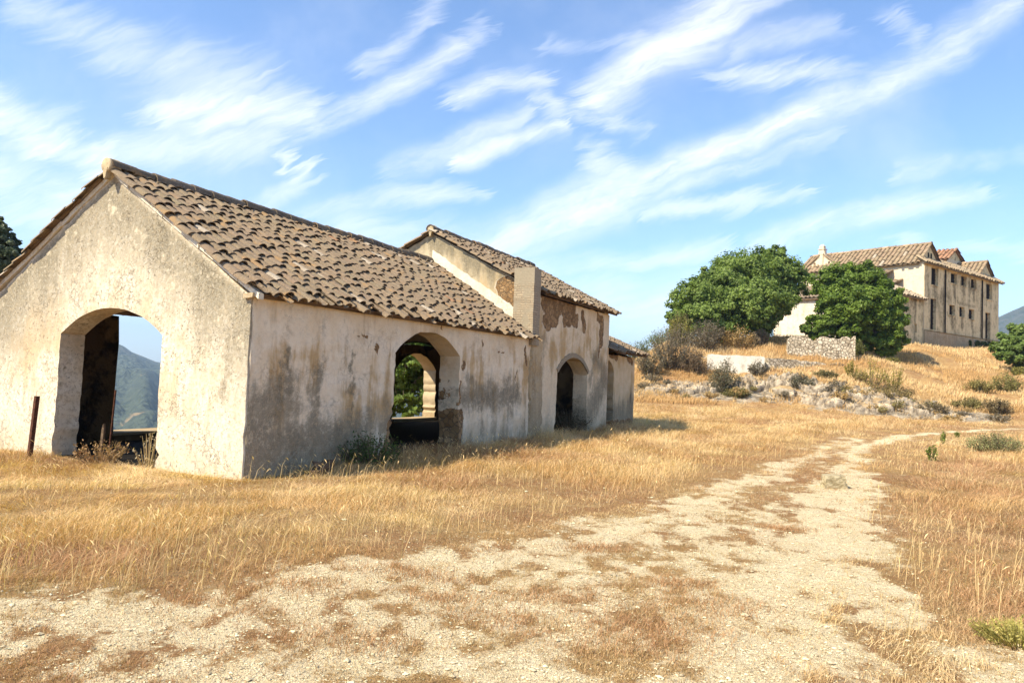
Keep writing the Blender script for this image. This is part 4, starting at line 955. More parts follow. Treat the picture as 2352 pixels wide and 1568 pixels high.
def lump(base, px, py, dep, rpx, sq=.9):
    p_ = rel(base, px, py, dep); return (*p_, rpx / FPX * dep, sq)
G0, G1 = (.060, .095, .022), (.17, .225, .065)
bb = at(1668, 778, 66); bb[2] = hz(bb[0], bb[1]) - .1
tree('broadleaf_tree', 'huge dense green tree at the left of the hilltop buildings', 'tree', bb,
     [lump(bb, *l) for l in [(1605, 700, 65, 62), (1580, 745, 64, 48), (1660, 665, 66, 66), (1700, 640, 67, 66), (1772, 630, 69, 62), (1800, 655, 68.5, 50), (1640, 740, 63, 60), (1700, 725, 63, 68), (1745, 700, 64, 62), (1790, 690, 67, 42), (1735, 755, 63.5, 42), (1815, 640, 69, 34), (1780, 598, 69, 32)]],
     76000, .27, (.062, .105, .018), (.235, .31, .075), [(0, 0, 0), (.1, 0, 1.0), (.3, .1, 2.2)], 101, trunk_r=.4)
fb = at(1984, 818, 61.5); fb[2] = hz(fb[0], fb[1]) - .1
tree('fig_tree', 'rounded bright green fig tree growing over the rubble wall', 'tree', fb,
     [lump(fb, *l) for l in [(1925, 662, 62.8, 50), (1975, 655, 62.8, 52), (1926, 706, 61.8, 44), (1965, 705, 61.4, 58), (2015, 690, 62.4, 46), (1892, 744, 61.8, 32), (1858, 754, 62.4, 20), (2020, 740, 61.8, 48), (1950, 750, 61.4, 44), (2035, 785, 61.8, 38), (2050, 720, 62.8, 26), (1950, 632, 62.8, 30), (1882, 768, 62.0, 24), (1925, 776, 61.8, 28), (1970, 780, 61.6, 28), (2008, 776, 61.8, 30)]],
     70000, .27, (.055, .10, .012), (.19, .27, .045), [(-.2, 0, 0), (-.25, .1, .9), (-.1, .2, 1.9), (-.1, .1, 2.6)], 102, trunk_r=.3)
# right edge
for i, (px, py, dep, lab, lm, n, c1) in enumerate([
    (2330, 842, 62, 'bushy green tree at the far right edge of the hill slope', [(2325, 795, 62, 34), (2350, 775, 62, 34), (2375, 800, 62, 40), (2310, 815, 61.5, 22), (2345, 822, 61.5, 30), (2400, 790, 62, 40)], 26000, (.20, .28, .07)),
    (2215, 800, 82, 'low dark shrub growing below the farmhouse wall', [(2215, 790, 82, 12), (2240, 794, 83, 14), (2265, 796, 84, 13)], 4000, (.12, .15, .05))]):
    b_ = at(px, py, dep); b_[2] = hz(b_[0], b_[1]) - .1
    tree('broadleaf_tree' if i == 0 else 'shrub', lab, 'tree' if i == 0 else 'shrub', b_, [lump(b_, *l) for l in lm], n, .30, G0, c1, [(0, 0, 0), (0, 0, .6), (.1, 0, 1.0)], 110 + i, trunk_r=.2)
# behind the barn on the left, and seen through the openings
q = CAM + ray(2, 560) * 25; z0 = hz(q[0], q[1])
tree('broadleaf_tree', 'tall dark tree rising behind the barn at the left edge', 'tree', (q[0], q[1], z0), [(x - q[0], y - q[1], z - z0, r, 1.1) for x, y, z, r in [(q[0] - .35, q[1], 3.6, 1.0), (q[0] - .15, q[1], 4.5, .72), (q[0] - .3, q[1] + .2, 2.4, 1.1), (q[0] - 1.8, q[1], 3.4, 1.2), (q[0] - .9, q[1] + .3, 4.7, .8), (q[0] - .05, q[1], 5.3, .55), (q[0] - .12, q[1], 5.8, .42), (q[0] - .05, q[1] + .1, 5.2, .6), (q[0] - .1, q[1] + .05, 5.7, .45), (q[0] + .0, q[1], 4.9, .6), (q[0] - .5, q[1], 5.3, .6), (q[0] - .08, q[1], 5.45, .5), (q[0] - .2, q[1], 1.2, 1.0)]],
     60000, .12, (.04, .06, .028), (.17, .20, .12), [(0, 0, 0), (0, 0, 1.5), (-.4, 0, 3.0)], 121, trunk_r=.2)
q = at(938, 900, 31); z0 = hz(q[0], q[1])
tree('broadleaf_tree', 'green tree behind the barn seen through the side arch', 'tree', (q[0], q[1], z0), [(x - q[0], y - q[1], z - z0, r, 1.0) for x, y, z, r in [(q[0] + .1, q[1] - 2, 1.9, .9), (q[0] - .6, q[1] - 2, 1.3, .8), (q[0] + .5, q[1] - 1.8, 1.3, .7), (q[0], q[1], 2.6, 1.5), (q[0] - 1.3, q[1] + .3, 2.0, 1.3), (q[0] + 1.2, q[1] + .5, 2.2, 1.3), (q[0] - .3, q[1] - .6, 1.2, 1.0), (q[0] + .6, q[1], .8, 1.0), (q[0] - 1.0, q[1], .5, .8), (q[0] + .2, q[1] + .4, 4, 1.3), (q[0] - .1, q[1] - 2.2, .6, .8), (q[0] + .7, q[1] - 2.2, .4, .7), (q[0] - .9, q[1] - 2.2, .2, .8)]],
     34000, .17, (.06, .10, .02), (.20, .28, .07), [(0, 0, 0), (.1, 0, 1.0), (0, 0, 2.0)], 122, trunk_r=.13)

def scrub(name, label, cat, base, rx, ry, hgt, c0, c1, seed, n=2600, leafs=.07, stems=60, group=None, twig_c=(.16, .115, .075), up_=.55, leaf_n=1.0):
    """a twiggy bush: stems fanning from the ground, fine leaves towards their ends"""
    q = np.random.default_rng(seed); root = tag(empty(name, tuple(base)), label, cat, group); mb = MB(); P_ = []; O_ = []
    sv = []; sf = []; sc__ = []; nv = 0
    for i in range(stems):
        a = q.uniform(0, 2 * np.pi); rr = math.sqrt(q.random()); el = q.uniform(.35, 1.0)
        tip = np.array([math.cos(a) * rr * rx, math.sin(a) * rr * ry, hgt * (1 - .5 * rr * rr) * q.uniform(.7, 1.08)])
        st = np.array([math.cos(a) * rr * rx * .35, math.sin(a) * rr * ry * .35, -.05]); mid = (st + tip) / 2 + np.array([math.cos(a) * rx, math.sin(a) * ry, hgt]) * q.normal(0, .06, 3)
        t = np.linspace(0, 1, 6)[:, None]; cv = (1 - t) ** 2 * st + 2 * t * (1 - t) * mid + t * t * tip
        mb.tube(cv, np.linspace(.016, .004, 6) * (hgt ** .5), 3, twig_c)
        m_ = int(n / stems * leaf_n); tt = q.random(m_) ** .6; pp = (1 - tt)[:, None] ** 2 * st + (2 * tt * (1 - tt))[:, None] * mid + (tt * tt)[:, None] * tip
        pp = pp + unit(m_, q) * (q.random(m_) ** .5)[:, None] * .17 * min(rx, hgt) * (.4 + tt[:, None]); P_.append(pp); O_.append(np.tile((tip - st) / np.linalg.norm(tip - st), (m_, 1)))
    stm = mb.build('stems', m_scrub, root, attr=True)
    pos = np.vstack(P_); outw = np.vstack(O_); ok = pos[:, 2] > -.03; pos, outw = pos[ok], outw[ok]; t = np.clip(fbm(pos[:, 0] * 2.2 / max(rx, .2), pos[:, 1] * 2.2 / max(rx, .2), pos[:, 2] * 2, 2, seed)[:, None] * 1.3 - .15 + q.normal(0, .15, (len(pos), 1)), 0, 1)
    colr = (np.array(c0) * (1 - t) + np.array(c1) * t) * q.uniform(.7, 1.25, (len(pos), 1))
    V, F, C_ = leaves(pos, outw * .4 + unit(len(pos), q) * .5, leafs, q, colr, 1.2, .42)
    mesh('leaves', V, F, m_scrub, root, np.clip(C_, 0, 1)); return root
GRY0, GRY1 = (.105, .085, .06), (.25, .215, .155); OLV0, OLV1 = (.085, .085, .035), (.24, .225, .085); YEL0, YEL1 = (.15, .14, .03), (.36, .32, .08); STR0, STR1 = (.30, .20, .085), (.52, .36, .16)
def on_hill(px, py, dep): b_ = at(px, py, dep); return (b_[0], b_[1], hz(b_[0], b_[1]) - .08)
bushes = [  # photo x, y of the foot, distance, half width px, height px, colours, what it looks like
    (1545, 858, 56.5, 62, 95, GRY0, GRY1, 'broad grey brown bush left of the white trough'),
    (1490, 868, 55.5, 40, 58, GRY0, (.22, .20, .13), 'grey bush at the hill foot beside the barn end'),
    (1562, 790, 61, 36, 78, OLV0, YEL1, 'yellow green broom bush at the left end of the hilltop'),
    (1620, 812, 60.5, 52, 62, GRY0, (.23, .2, .15), 'grey twiggy bush under the big tree'),
    (1600, 868, 55.2, 40, 52, (.11, .075, .045), (.25, .185, .12), 'brown bush touching the left end of the trough'),
    (1662, 915, 51.5, 36, 72, (.075, .075, .045), (.20, .185, .12), 'rounded olive grey bush below the trough'),
    (1692, 922, 50.6, 34, 22, OLV0, (.26, .22, .07), 'low yellowish green shrub at the foot of the bank'),
    (1738, 880, 54.3, 24, 36, GRY0, GRY1, 'small grey shrub under the right end of the trough'),
    (1690, 806, 61, 44, 52, STR0, STR1, 'golden dry bramble heap above the trough'),
    (1745, 802, 61.5, 22, 44, (.13, .10, .07), (.27, .22, .16), 'grey brown shrub beside the dry bramble heap'),
    (1840, 903, 51, 30, 38, (.09, .085, .055), (.24, .22, .15), 'grey green shrub on the pale rock bank'),
    (1917, 913, 50, 34, 30, (.10, .085, .06), (.26, .22, .16), 'brownish grey shrub in the middle of the rock bank'),
    (1895, 868, 53.4, 30, 18, OLV0, (.27, .22, .10), 'low dry shrub on top of the rock bank'),
    (2040, 920, 49.7, 60, 34, (.12, .09, .04), (.30, .23, .10), 'dark olive scrub on the right of the rock bank'),
    (2140, 960, 47.6, 40, 30, (.11, .085, .05), (.27, .21, .13), 'brown scrub near the right end of the bank'),
    (1835, 818, 59.6, 14, 26, OLV0, (.28, .24, .07), 'small green weed clump against the rubble wall'),
    (1972, 826, 59.8, 16, 38, OLV0, (.2, .22, .06), 'green sprouts at the corner of the rubble wall'),
    (2310, 900, 54, 40, 44, (.10, .095, .035), (.30, .27, .09), 'olive broom bush on the right hand slope'),
    (2245, 905, 53, 36, 26, (.12, .105, .04), (.33, .28, .10), 'pale yellow scrub left of the olive broom'),
    (2290, 955, 47.5, 34, 36, (.10, .08, .045), (.28, .21, .11), 'brown green scrub at the lower right slope'),
    (2225, 940, 49, 40, 26, (.14, .12, .045), (.33, .28, .11), 'dry olive tussocks above the end of the bank'),
    (2345, 860, 60, 24, 22, OLV0, YEL1, 'small yellow green bush at the right edge of the slope'),
    (2050, 832, 60, 16, 20, OLV0, YEL1, 'low bush in the shade of the fig tree'),
    (1470, 815, 62, 40, 40, (.06, .08, .025), (.18, .2, .06), 'dark green bushes at the far left flank of the hill'),
    (1520, 772, 66, 40, 42, (.05, .08, .025), (.16, .2, .06), 'green thicket behind the left crest of the hill'),
]
for i, (px, py, dep, w_, h_, c0, c1, lab) in enumerate(bushes):
    k = dep / FPX; scrub('bush', lab, 'bush', on_hill(px, py, dep), w_ * k, w_ * k * .8, h_ * k * 1.08, c0, c1, 300 + i, n=int(1500 + w_ * h_ * .75), leafs=.13, stems=int(26 + w_ * .5), group='scrub on the hillside')
qb = np.random.default_rng(88)
tuft_protos = [scrub('dry_tuft', 'dry grass tuft rooted between the rocks of the bank', 'tuft', (0, 0, 0), .55, .5, .42, c0_, c1_, 340 + k_, n=500, leafs=.11, stems=36, group='dry tufts on the bank', twig_c=(.34, .24, .12)) for k_, (c0_, c1_) in enumerate([(STR0, STR1), (GRY0, GRY1), ((.14, .12, .05), (.34, .28, .11))])]
for k_ in range(44):
    t_ = qb.random() * 6; j_ = min(int(t_), 5); c_ = bank_top[j_] * (1 - t_ + j_) + bank_top[j_ + 1] * (t_ - j_) + qb.normal(0, [1.0, 1.5]); o = tuft_protos[k_ % 3]
    if k_ >= 3:
        kids = list(o.children); o = o.copy(); COL.objects.link(o)
        for ch in kids: c2 = ch.copy(); COL.objects.link(c2); c2.parent = o
    sc2 = qb.uniform(.6, 1.5); o.location = (c_[0], c_[1], hz(*c_) + qb.uniform(.0, .25)); o.scale = (sc2, sc2, sc2 * qb.uniform(.7, 1.1)); o.rotation_euler = (0, 0, qb.uniform(0, 6.3))
for i, (px, py, dep, w_, h_, lab) in enumerate([(2000, 893, 51.6, 34, 84, 'tall feathery yellow green sapling on the bank below the fig tree'), (2052, 898, 51, 24, 70, 'slim yellow green sapling right of the taller one'), (1955, 862, 54, 16, 40, 'small pale green seedling on the terrace')]):
    k = dep / FPX; scrub('sapling', lab, 'sapling', on_hill(px, py, dep), w_ * k, w_ * k, h_ * k, (.17, .15, .03), (.40, .34, .09), 360 + i, n=1100, leafs=.11, stems=16, group='saplings on the bank')
g1 = gnd(806, 1082); scrub('shrub', 'dark green wiry shrub growing against the shaded barn wall', 'shrub', (*bl(2.45, -.42)[:2], -.03), .62, .40, .62, (.04, .075, .018), (.12, .17, .045), 371, n=2600, leafs=.045, stems=90)
b_ = gnd(2283, 1038); scrub('shrub', 'wide olive green shrub beside the track at the right edge', 'shrub', (b_[0], b_[1], -.03), .80, .6, .62, (.11, .12, .05), (.33, .33, .15), 372, n=4200, leafs=.05, stems=130)
for i, (px, py, h_, lab) in enumerate([(2166, 1020, .42, 'small upright green weed left of the olive shrub'), (2141, 1056, .38, 'slender green weed standing in the brown grass'), (2198, 1003, .22, 'tiny green weed nearest the track bend')]):
    b_ = gnd(px, py); scrub('green_weed', lab, 'weed', (b_[0], b_[1], 0), .14, .14, h_, (.09, .13, .02), (.24, .28, .06), 380 + i, n=420, leafs=.055, stems=12, group='green weeds in the field')
b_ = gnd(2345, 1475); scrub('grass_tuft', 'yellowish green grass tuft at the lower right corner', 'tuft', (b_[0], b_[1], 0), .34, .26, .15, (.26, .23, .06), (.50, .42, .15), 390, n=900, leafs=.026, stems=220, twig_c=(.34, .30, .08))
b_ = bl(-.1, 2.9, 0); scrub('dry_weed', 'tangle of reddish dry thistles in the front arch doorway', 'weed', tuple(b_), .35, .75, .36, (.20, .09, .04), (.46, .32, .16), 391, n=700, leafs=.05, stems=60, twig_c=(.40, .27, .14))
b_ = bl(.1, 2.05, 0); scrub('dry_weed', 'pale seeding grass stalks at the right of the front arch', 'weed', tuple(b_), .2, .25, .62, (.40, .32, .20), (.62, .52, .36), 392, n=90, leafs=.05, stems=14, twig_c=(.5, .38, .2))
b_ = bl(4.7, -.3, 0); scrub('dry_weed', 'rust coloured dry weeds at the foot of the side arch', 'weed', tuple(b_), .9, .25, .26, (.22, .10, .05), (.46, .25, .12), 393, n=800, leafs=.04, stems=70, twig_c=(.38, .22, .11))
b_ = bl(13.0, .1, 0); scrub('dry_weed', 'dark bramble filling the foot of the brick rimmed arch', 'weed', tuple(b_), .8, .4, .8, (.03, .035, .018), (.10, .085, .045), 394, n=1500, leafs=.05, stems=50)

# ------------------------------------------------------------------ rocks
m_rock, nt, bs, _ = material('pale limestone'); P = nt.ob(); n1 = nt.noise(P, 1.1, 8, .65, .5); n2 = nt.noise(P, 5, 6, .7); info = nt.n('ShaderNodeObjectInfo')
c = nt.mix(nt.ss(nt.m('ADD', nt.m('MULTIPLY', n1, .7), nt.m('MULTIPLY', nt.noise(P, 2.6, 5, .7), .4)), .42, .66), (.13, .10, .07), (.55, .465, .345)); c = nt.mix(nt.m('MULTIPLY', nt.ss(n2, .5, .66), .7), c, (.30, .25, .18))
ck = nt.ss(nt.vor(nt.vm('ADD', P, nt.vm('SCALE', nt.noise(P, 2, 3, .6, out='Color'), None, .5)), 1.6, 'DISTANCE_TO_EDGE'), .05, .0)
nz = nt.xyz(nt.n('ShaderNodeNewGeometry').outputs['Normal'])[2]
c = nt.mix(nt.m('MULTIPLY', nt.ss(nt.m('ADD', nz, nt.m('MULTIPLY', nt.m('SUBTRACT', n2, .5), 1.1)), .62, .92), .85), c, (.40, .265, .12))
fin(nt, bs, c, nt.bump(nt.m('ADD', n1, nt.m('MULTIPLY', n2, .6)), 1.0, .15))
def crag(seed, L, Wd, Hh):
    """a jumble of blocks half buried in the slope: sheet of broken facets over an oval foot"""
    q = np.random.default_rng(seed); nx, ny = int(L / .06), int(Wd / .06)
    a, b = np.meshgrid(np.linspace(-1, 1, nx), np.linspace(-1, 1, ny), indexing='ij'); X_, Y_ = a * L / 2, b * Wd / 2
    wx, wy = X_ + (fbm(X_ * 2, Y_ * 2, oct=3, seed=seed) - .5) * .7, Y_ + (fbm(X_ * 2 + 5, Y_ * 2, oct=3, seed=seed + 1) - .5) * .7
    npt = int(L * Wd * 6.5) + 8; px_, py_ = q.uniform(-L / 2, L / 2, npt), q.uniform(-Wd / 2, Wd / 2, npt); ph = q.uniform(-.5, 1, npt); gx_, gy_ = q.normal(0, .42, npt), q.normal(0, .42, npt)
    d = np.hypot(wx[..., None] - px_, wy[..., None] - py_); o = np.argsort(d, -1); k0 = o[..., 0]; d0 = np.take_along_axis(d, o[..., :1], -1)[..., 0]; d1 = np.take_along_axis(d, o[..., 1:2], -1)[..., 0]
    blk = ph[k0] * .24 + gx_[k0] * (wx - px_[k0]) + gy_[k0] * (wy - py_[k0]) - .30 * np.exp(-((d1 - d0) / .05) ** 2)
    rr = np.clip(1 - np.hypot(a, b) ** 2, -1, 1); env = sstep(0, .55, rr + (fbm(X_ * 1.2, Y_ * 1.2, oct=3, seed=seed + 7) - .5) * .9)
    z = Hh * env * (.55 + .9 * fbm(X_ * .9, Y_ * .9, oct=3, seed=seed + 3)) + blk * env * min(1, Hh) + (fbm(X_ * 4, Y_ * 4, oct=4, seed=seed + 4) - .5) * .22 - .40 * (1 - env)
    return X_, Y_ - z * .25, z, grid_faces(nx, ny)
for i, (px, py, dep, w_, h_, lab) in enumerate([
    (1510, 905, 51.5, 34, 14, 'low pale outcrop at the left end of the bank near the barn'), (1570, 902, 51.8, 46, 20, 'broad pale grey outcrop below the grey bush'), (1625, 900, 52, 34, 20, 'cracked grey outcrop left of the rounded bush'),
    (1722, 895, 52, 40, 26, 'grey outcrop right of the rounded bush'), (1795, 890, 51.8, 44, 36, 'craggy grey outcrop under the stone wall'), (1862, 893, 51, 46, 34, 'tall pale outcrop under the terrace'),
    (1890, 930, 49, 48, 22, 'bright white rock at the foot of the bank'), (1950, 912, 49.8, 50, 30, 'white craggy rock below the taller sapling'), (1990, 942, 48.2, 50, 20, 'whitest low rock by the field edge'),
    (2045, 933, 48.8, 48, 26, 'pale broken rock under the slim sapling'), (2098, 950, 47.8, 44, 22, 'white rock pile near the right of the bank'), (2152, 957, 47.4, 44, 20, 'grey white outcrop at the right of the bank'), (2198, 963, 46.9, 28, 10, 'last low outcrop at the right tip of the bank')]):
    k = dep / FPX; X_, Y_, Z_, F_ = crag(420 + i, w_ * 2.3 * k, w_ * 1.5 * k, h_ * k * .60); j_ = min(int(i / 13 * 6), 5); tg = bank_top[j_ + 1] - bank_top[j_]; an = math.atan2(tg[1], tg[0]); b_ = at(px, py, dep)
    ca_, sa_ = math.cos(an), math.sin(an); XX, YY = X_ * ca_ - Y_ * sa_, X_ * sa_ + Y_ * ca_; zz_ = height(b_[0] + XX, b_[1] + YY); zb = hz(b_[0], b_[1])
    o = mesh('rock_outcrop', np.stack([XX, YY, zz_ - zb + Z_], -1).reshape(-1, 3), F_, m_rock); o.location = (b_[0], b_[1], zb); tag(o, lab, 'rock', 'pale outcrops along the bank')
def boulder(seed):
    bm = bmesh.new(); bmesh.ops.create_icosphere(bm, subdivisions=4, radius=1); V = np.array([v.co[:] for v in bm.verts]); F = np.array([[v.index for v in f.verts] for f in bm.faces]); bm.free(); q = np.random.default_rng(seed)
    for _ in range(16):      # knock flat faces off it
        n_ = unit(1, q)[0]; c_ = q.uniform(.55, .85); dd = V @ n_; V = V - np.maximum(dd - c_, 0)[:, None] * n_
    V = V * (.9 + .3 * (fbm(V[:, 0] * 3, V[:, 1] * 3 + seed, V[:, 2] * 3, 4, seed)[:, None])) * np.array([1.1, .8, .6]); return mesh('boulder', V, F, m_rock)
protos = [boulder(440 + i) for i in range(4)]
qr = np.random.default_rng(77)
for i in range(130):
    t = qr.random(); j = min(int(t * 6), 5); f = t * 6 - j; c_ = bank_top[j] * (1 - f) + bank_top[j + 1] * f + qr.normal(0, [1.2, 1.0])
    o = protos[i % 4]
    if i >= 4: o = o.copy(); COL.objects.link(o)
    s = float(np.exp(qr.normal(-1.25, .5))); o.location = (c_[0], c_[1], hz(*c_) + .05 * s); o.scale = (s, s * .9, s * .8); o.rotation_euler = (qr.uniform(-.4, .4), qr.uniform(-.4, .4), qr.uniform(0, 6.3))
    tag(o, 'small pale boulder lying on the rock bank', 'boulder', 'small boulders on the bank')
# block of stone in the track
b_ = gnd(1921, 1119); bm = bmesh.new(); bmesh.ops.create_cube(bm, size=1); bmesh.ops.subdivide_edges(bm, edges=bm.edges[:], cuts=9, use_grid_fill=True)
V = np.array([v.co[:] for v in bm.verts]); F = np.array([[v.index for v in f.verts] for f in bm.faces]); bm.free()
V = V * (1 - .10 * np.abs(V[:, [1, 2, 0]]) ** 2 * 4) ; d = fbm(V[:, 0] * 3.2, V[:, 1] * 3.2, V[:, 2] * 3.2, 4, 5) - .5; V = V * (1 + d * .42)[:, None]; V[:, 0] *= 1 - .18 * (V[:, 2] + .5)
m_block, nt, bs, _ = material('sandstone block'); P = nt.ob(); n1 = nt.noise(P, 4, 6, .7); fin(nt, bs, nt.mix(nt.ss(n1, .35, .68), (.34, .27, .15), (.66, .56, .36)), nt.bump(n1, .8, .12))
o = mesh('stone_block', V, F, m_block); o.scale = (.40, .27, .23); o.location = (b_[0], b_[1] + .1, .08); o.rotation_euler = (0.03, -.04, -.12); tag(o, 'single pale squared stone lying in the middle of the track', 'stone')
o = thing_box('fallen_log', 'short dark charred beam end lying in the grass by the side wall', 'log', lambda b: b.box((-.28, -.07, 0), (.28, .07, .15), jit=.012).prism([(-.24, -.05, .14), (.1, -.06, .13), (-.2, .03, .26)], (.05, .05, 0)), m_wood, bl(1.15, -.5, .0), math.atan2(BU[1], BU[0]) + .25)
o.rotation_euler = (0, R_(-12), o.rotation_euler[2])

# ------------------------------------------------------------------ dry grass and gravel
def blades(name, label, x, y, hgt, wid, colr, seed, lean=.35, wind=(.5, .12), seeds=.0, lay=0):
    q = np.random.default_rng(seed); n = len(x); z = height(x, y)
    a = q.uniform(0, 2 * np.pi, n); bx, by = np.cos(a) * wid * .5, np.sin(a) * wid * .5
    la = q.uniform(0, 2 * np.pi, n); l = lean * hgt * q.uniform(.2, 1.4, n); lx, ly = np.cos(la) * l + wind[0] * hgt * q.uniform(.0, 1, n), np.sin(la) * l + wind[1] * hgt
    if lay:                # trampled swirls: neighbouring blades lie over the same way
        fa = fbm(x * .55, y * .55, oct=3, seed=93) * 16; fs = hgt * lay * sstep(.42, .66, fbm(x * .9 + 3, y * .9, oct=3, seed=95)) * 2.2 * q.uniform(.3, 1, n)
        lx = lx + np.cos(fa) * fs; ly = ly + np.sin(fa) * fs; hgt = hgt * (1 - .55 * np.clip(fs / (hgt * 2 + 1e-6), 0, 1))
    B = np.stack([x, y, z - .01], -1); side = np.stack([bx, by, 0 * bx], -1)
    M1 = B + np.stack([lx * .32, ly * .32, hgt * .58], -1); T = B + np.stack([lx, ly, hgt * q.uniform(.82, 1.0, n)], -1)
    V = np.stack([B - side, B + side, M1 + side * .75, M1 - side * .75, T], 1).reshape(-1, 3)
    i = np.arange(n) * 5; F4 = np.stack([i, i + 1, i + 2, i + 3], -1); F3 = np.stack([i + 3, i + 2, i + 4], -1)
    cr = np.repeat(colr, 5, 0); dk = np.tile(np.array([.92, .92, 1, 1, 1.06]), n)[:, None]
    if seeds:      # drooping heads
        s = np.where(q.random(n) < seeds)[0]; hd = hgt[s] * .16
        D = np.stack([lx[s], ly[s], -.15 * hgt[s]], -1); D /= np.linalg.norm(D, axis=1)[:, None]; sd2 = side[s] * 2.1
        T2 = T[s]; V2 = np.stack([T2 - D * hd[:, None] * .3, T2 + sd2 + D * hd[:, None] * .3, T2 + D * hd[:, None] + np.stack([0 * hd, 0 * hd, -hd * .3], -1), T2 - sd2 + D * hd[:, None] * .3], 1).reshape(-1, 3)
        j = np.arange(len(s)) * 4 + len(V); F4 = np.vstack([F4, np.stack([j, j + 1, j + 2, j + 3], -1)]); V = np.vstack([V, V2]); cr = np.vstack([cr * dk, np.repeat(colr[s] * 1.35, 4, 0)])
    else: cr = cr * dk
    o = mesh(name, V, [F3, F4], m_dry, None, np.clip(cr, 0, 1)); return tag(o, label, 'grass', kind='stuff')
def scatter(n, r0_, r1_, th0, th1, q, powr=1.0):
    r = r0_ * (r1_ / r0_) ** (q.random(n) ** powr); t = np.radians(q.uniform(th0, th1, n)); return r * np.sin(t), r * np.cos(t), r
q = np.random.default_rng(500)
x, y, r = scatter(1000000, 3.4, 60, -40, 40, q, .92)
u, v = uv_of(x, y)
pm_ = path_mask(x, y)
inbarn = (u > -.02) & (u < 19.36) & (v > -.03) & (v < 6.35)
doorway = (u > -.25) & (u < .4) & (v > 1.8) & (v < 4.25)
bank = bank_mask(x, y)
clump = fbm(x * 1.6, y * 1.6, oct=3, seed=71); big = fbm(x * .45, y * .45, oct=3, seed=73); side_r = sstep(.5, 2.5, x - .48 * (y - 1.5) + .2) * sstep(22, 14, y)
keep = ~inbarn & (q.random(len(x)) < (1 - pm_) ** 2.0 * .97 + .03) & ((seg_dist(x, y, np.vstack([yard, yard[:1]])) > 2.4 * q.random(len(x)) ** 1.6) | inside(x, y, yard)) & (q.random(len(x)) < 1 - bank * .8) & (v < 6.4)
keep &= (q.random(len(x)) < .35 + 1.3 * sstep(.3, .6, clump))
x, y, r, u, v, pm_, clump, big, side_r = [a[keep] for a in (x, y, r, u, v, pm_, clump, big, side_r)]
n = len(x)
inyard = np.where(inside(x, y, yard), seg_dist(x, y, np.vstack([yard, yard[:1]])), 0)
tall = sstep(.32, .62, clump) * .5 + sstep(.35, .65, big) * .5
hg = (.038 + .130 * tall * q.random(n) ** .8) * q.uniform(.45, 1.4, n)
edge = sstep(.0, .7, inyard)
outer = np.where(inyard > 0, 0, seg_dist(x, y, np.vstack([yard, yard[:1]])))
hg *= .55 + .45 * sstep(.0, 1.1, outer)
hg *= 1 + .55 * sstep(7.5, 12, r) * sstep(2.0, 4.5, u + .6 * r * 0) 
hg *= 1 - .25 * side_r
hg *= 1 - .55 * edge
wallside = sstep(2.6, .3, -v) * (u > -1) * (u < 20) * (v < 0); hg *= 1 + .45 * wallside * sstep(2, 5, u)
hg *= 1 + .35 * sstep(14, 40, r)
wd = .0020 + r * .00034
gold = np.array([.54, .345, .158]); pale = np.array([.70, .52, .29]); red = np.array([.40, .225, .120]); brown = np.array([.31, .195, .095])
t1 = sstep(.38, .62, fbm(x * .8, y * .8, oct=3, seed=75) + q.normal(0, .05, n))[:, None]; t2 = sstep(.42, .66, fbm(x * .55 + 9, y * .55, oct=3, seed=77) + .14 * side_r - .10 * sstep(15, 28, r) + .16 * sstep(.1, .7, inyard))[:, None]
cl_ = gold * (1 - t1) + pale * t1; cl_ = cl_ * (1 - t2 * .85) + red * t2 * .85
lo = sstep(.5, .3, clump)[:, None]; cl_ = cl_ * (1 - lo * .5) + brown * lo * .5
cl_ *= q.uniform(.7, 1.3, (n, 1)); pl_ = q.random(n) < .10; cl_[pl_] = pale * q.uniform(.9, 1.2, (pl_.sum(), 1))
blades('dry_grass', 'golden and reddish dry grass covering the yard around the barn', x, y, hg, wd, cl_, 501, lean=.95, wind=(.30, .0), seeds=.05, lay=.9)
# flattened straw on the gravel and between the tufts
x, y, r = scatter(260000, 3.3, 24, -40, 40, q, .9); u, v = uv_of(x, y)
keep = ~((u > -.1) & (u < 19.4) & (v > -.1) & (v < 6.4)) & (q.random(len(x)) < .25 + .75 * sstep(.42, .62, fbm(x * 2.2, y * 1.8, oct=3, seed=91))) & (q.random(len(x)) < 1.05 - path_mask(x, y) * .85)
x, y, r = x[keep], y[keep], r[keep]; n = len(x)
lc = np.where(q.random((n, 1)) < .5, np.array([[.50, .36, .18]]), np.array([[.27, .165, .075]])) * q.uniform(.7, 1.3, (n, 1))
blades('straw_litter', 'broken straw lying flat over the gravel and bare earth', x, y, q.uniform(.008, .035, n), .0025 + r * .0003, lc, 504, lean=2.6, wind=(.3, 0))
patch = [gnd(*c_)[:2] for c_ in [(960, 1322), (1372, 1256), (1270, 1366), (840, 1478), (1135, 1420), (1500, 1440), (1640, 1392), (1440, 1480), (700, 1350), (1560, 1340), (1800, 1210), (1010, 1372)]]; px_, py_ = [], []
for (a_, b2_), rr_ in zip(patch, (.24, .22, .26, .20, .24, .34, .28, .26, .22, .16, .18, .16)):
    k_ = int(rr_ * 4200); px_.append(a_ + q.normal(0, rr_ * 1.0, k_)); py_.append(b2_ + q.normal(0, rr_ * .55, k_))
x, y = np.concatenate(px_), np.concatenate(py_); n = len(x)
blades('low_plants', 'low reddish brown plant mats scattered over the gravel', x, y, q.uniform(.012, .075, n), .003 + np.hypot(x, y) * .00025, np.array([.42, .245, .13]) * q.uniform(.65, 1.35, (n, 1)), 506, lean=1.0, wind=(.1, 0))
x, y, r = scatter(330000, 3.3, 22, -40, 40, q, .9); u, v = uv_of(x, y); pm_ = path_mask(x, y)
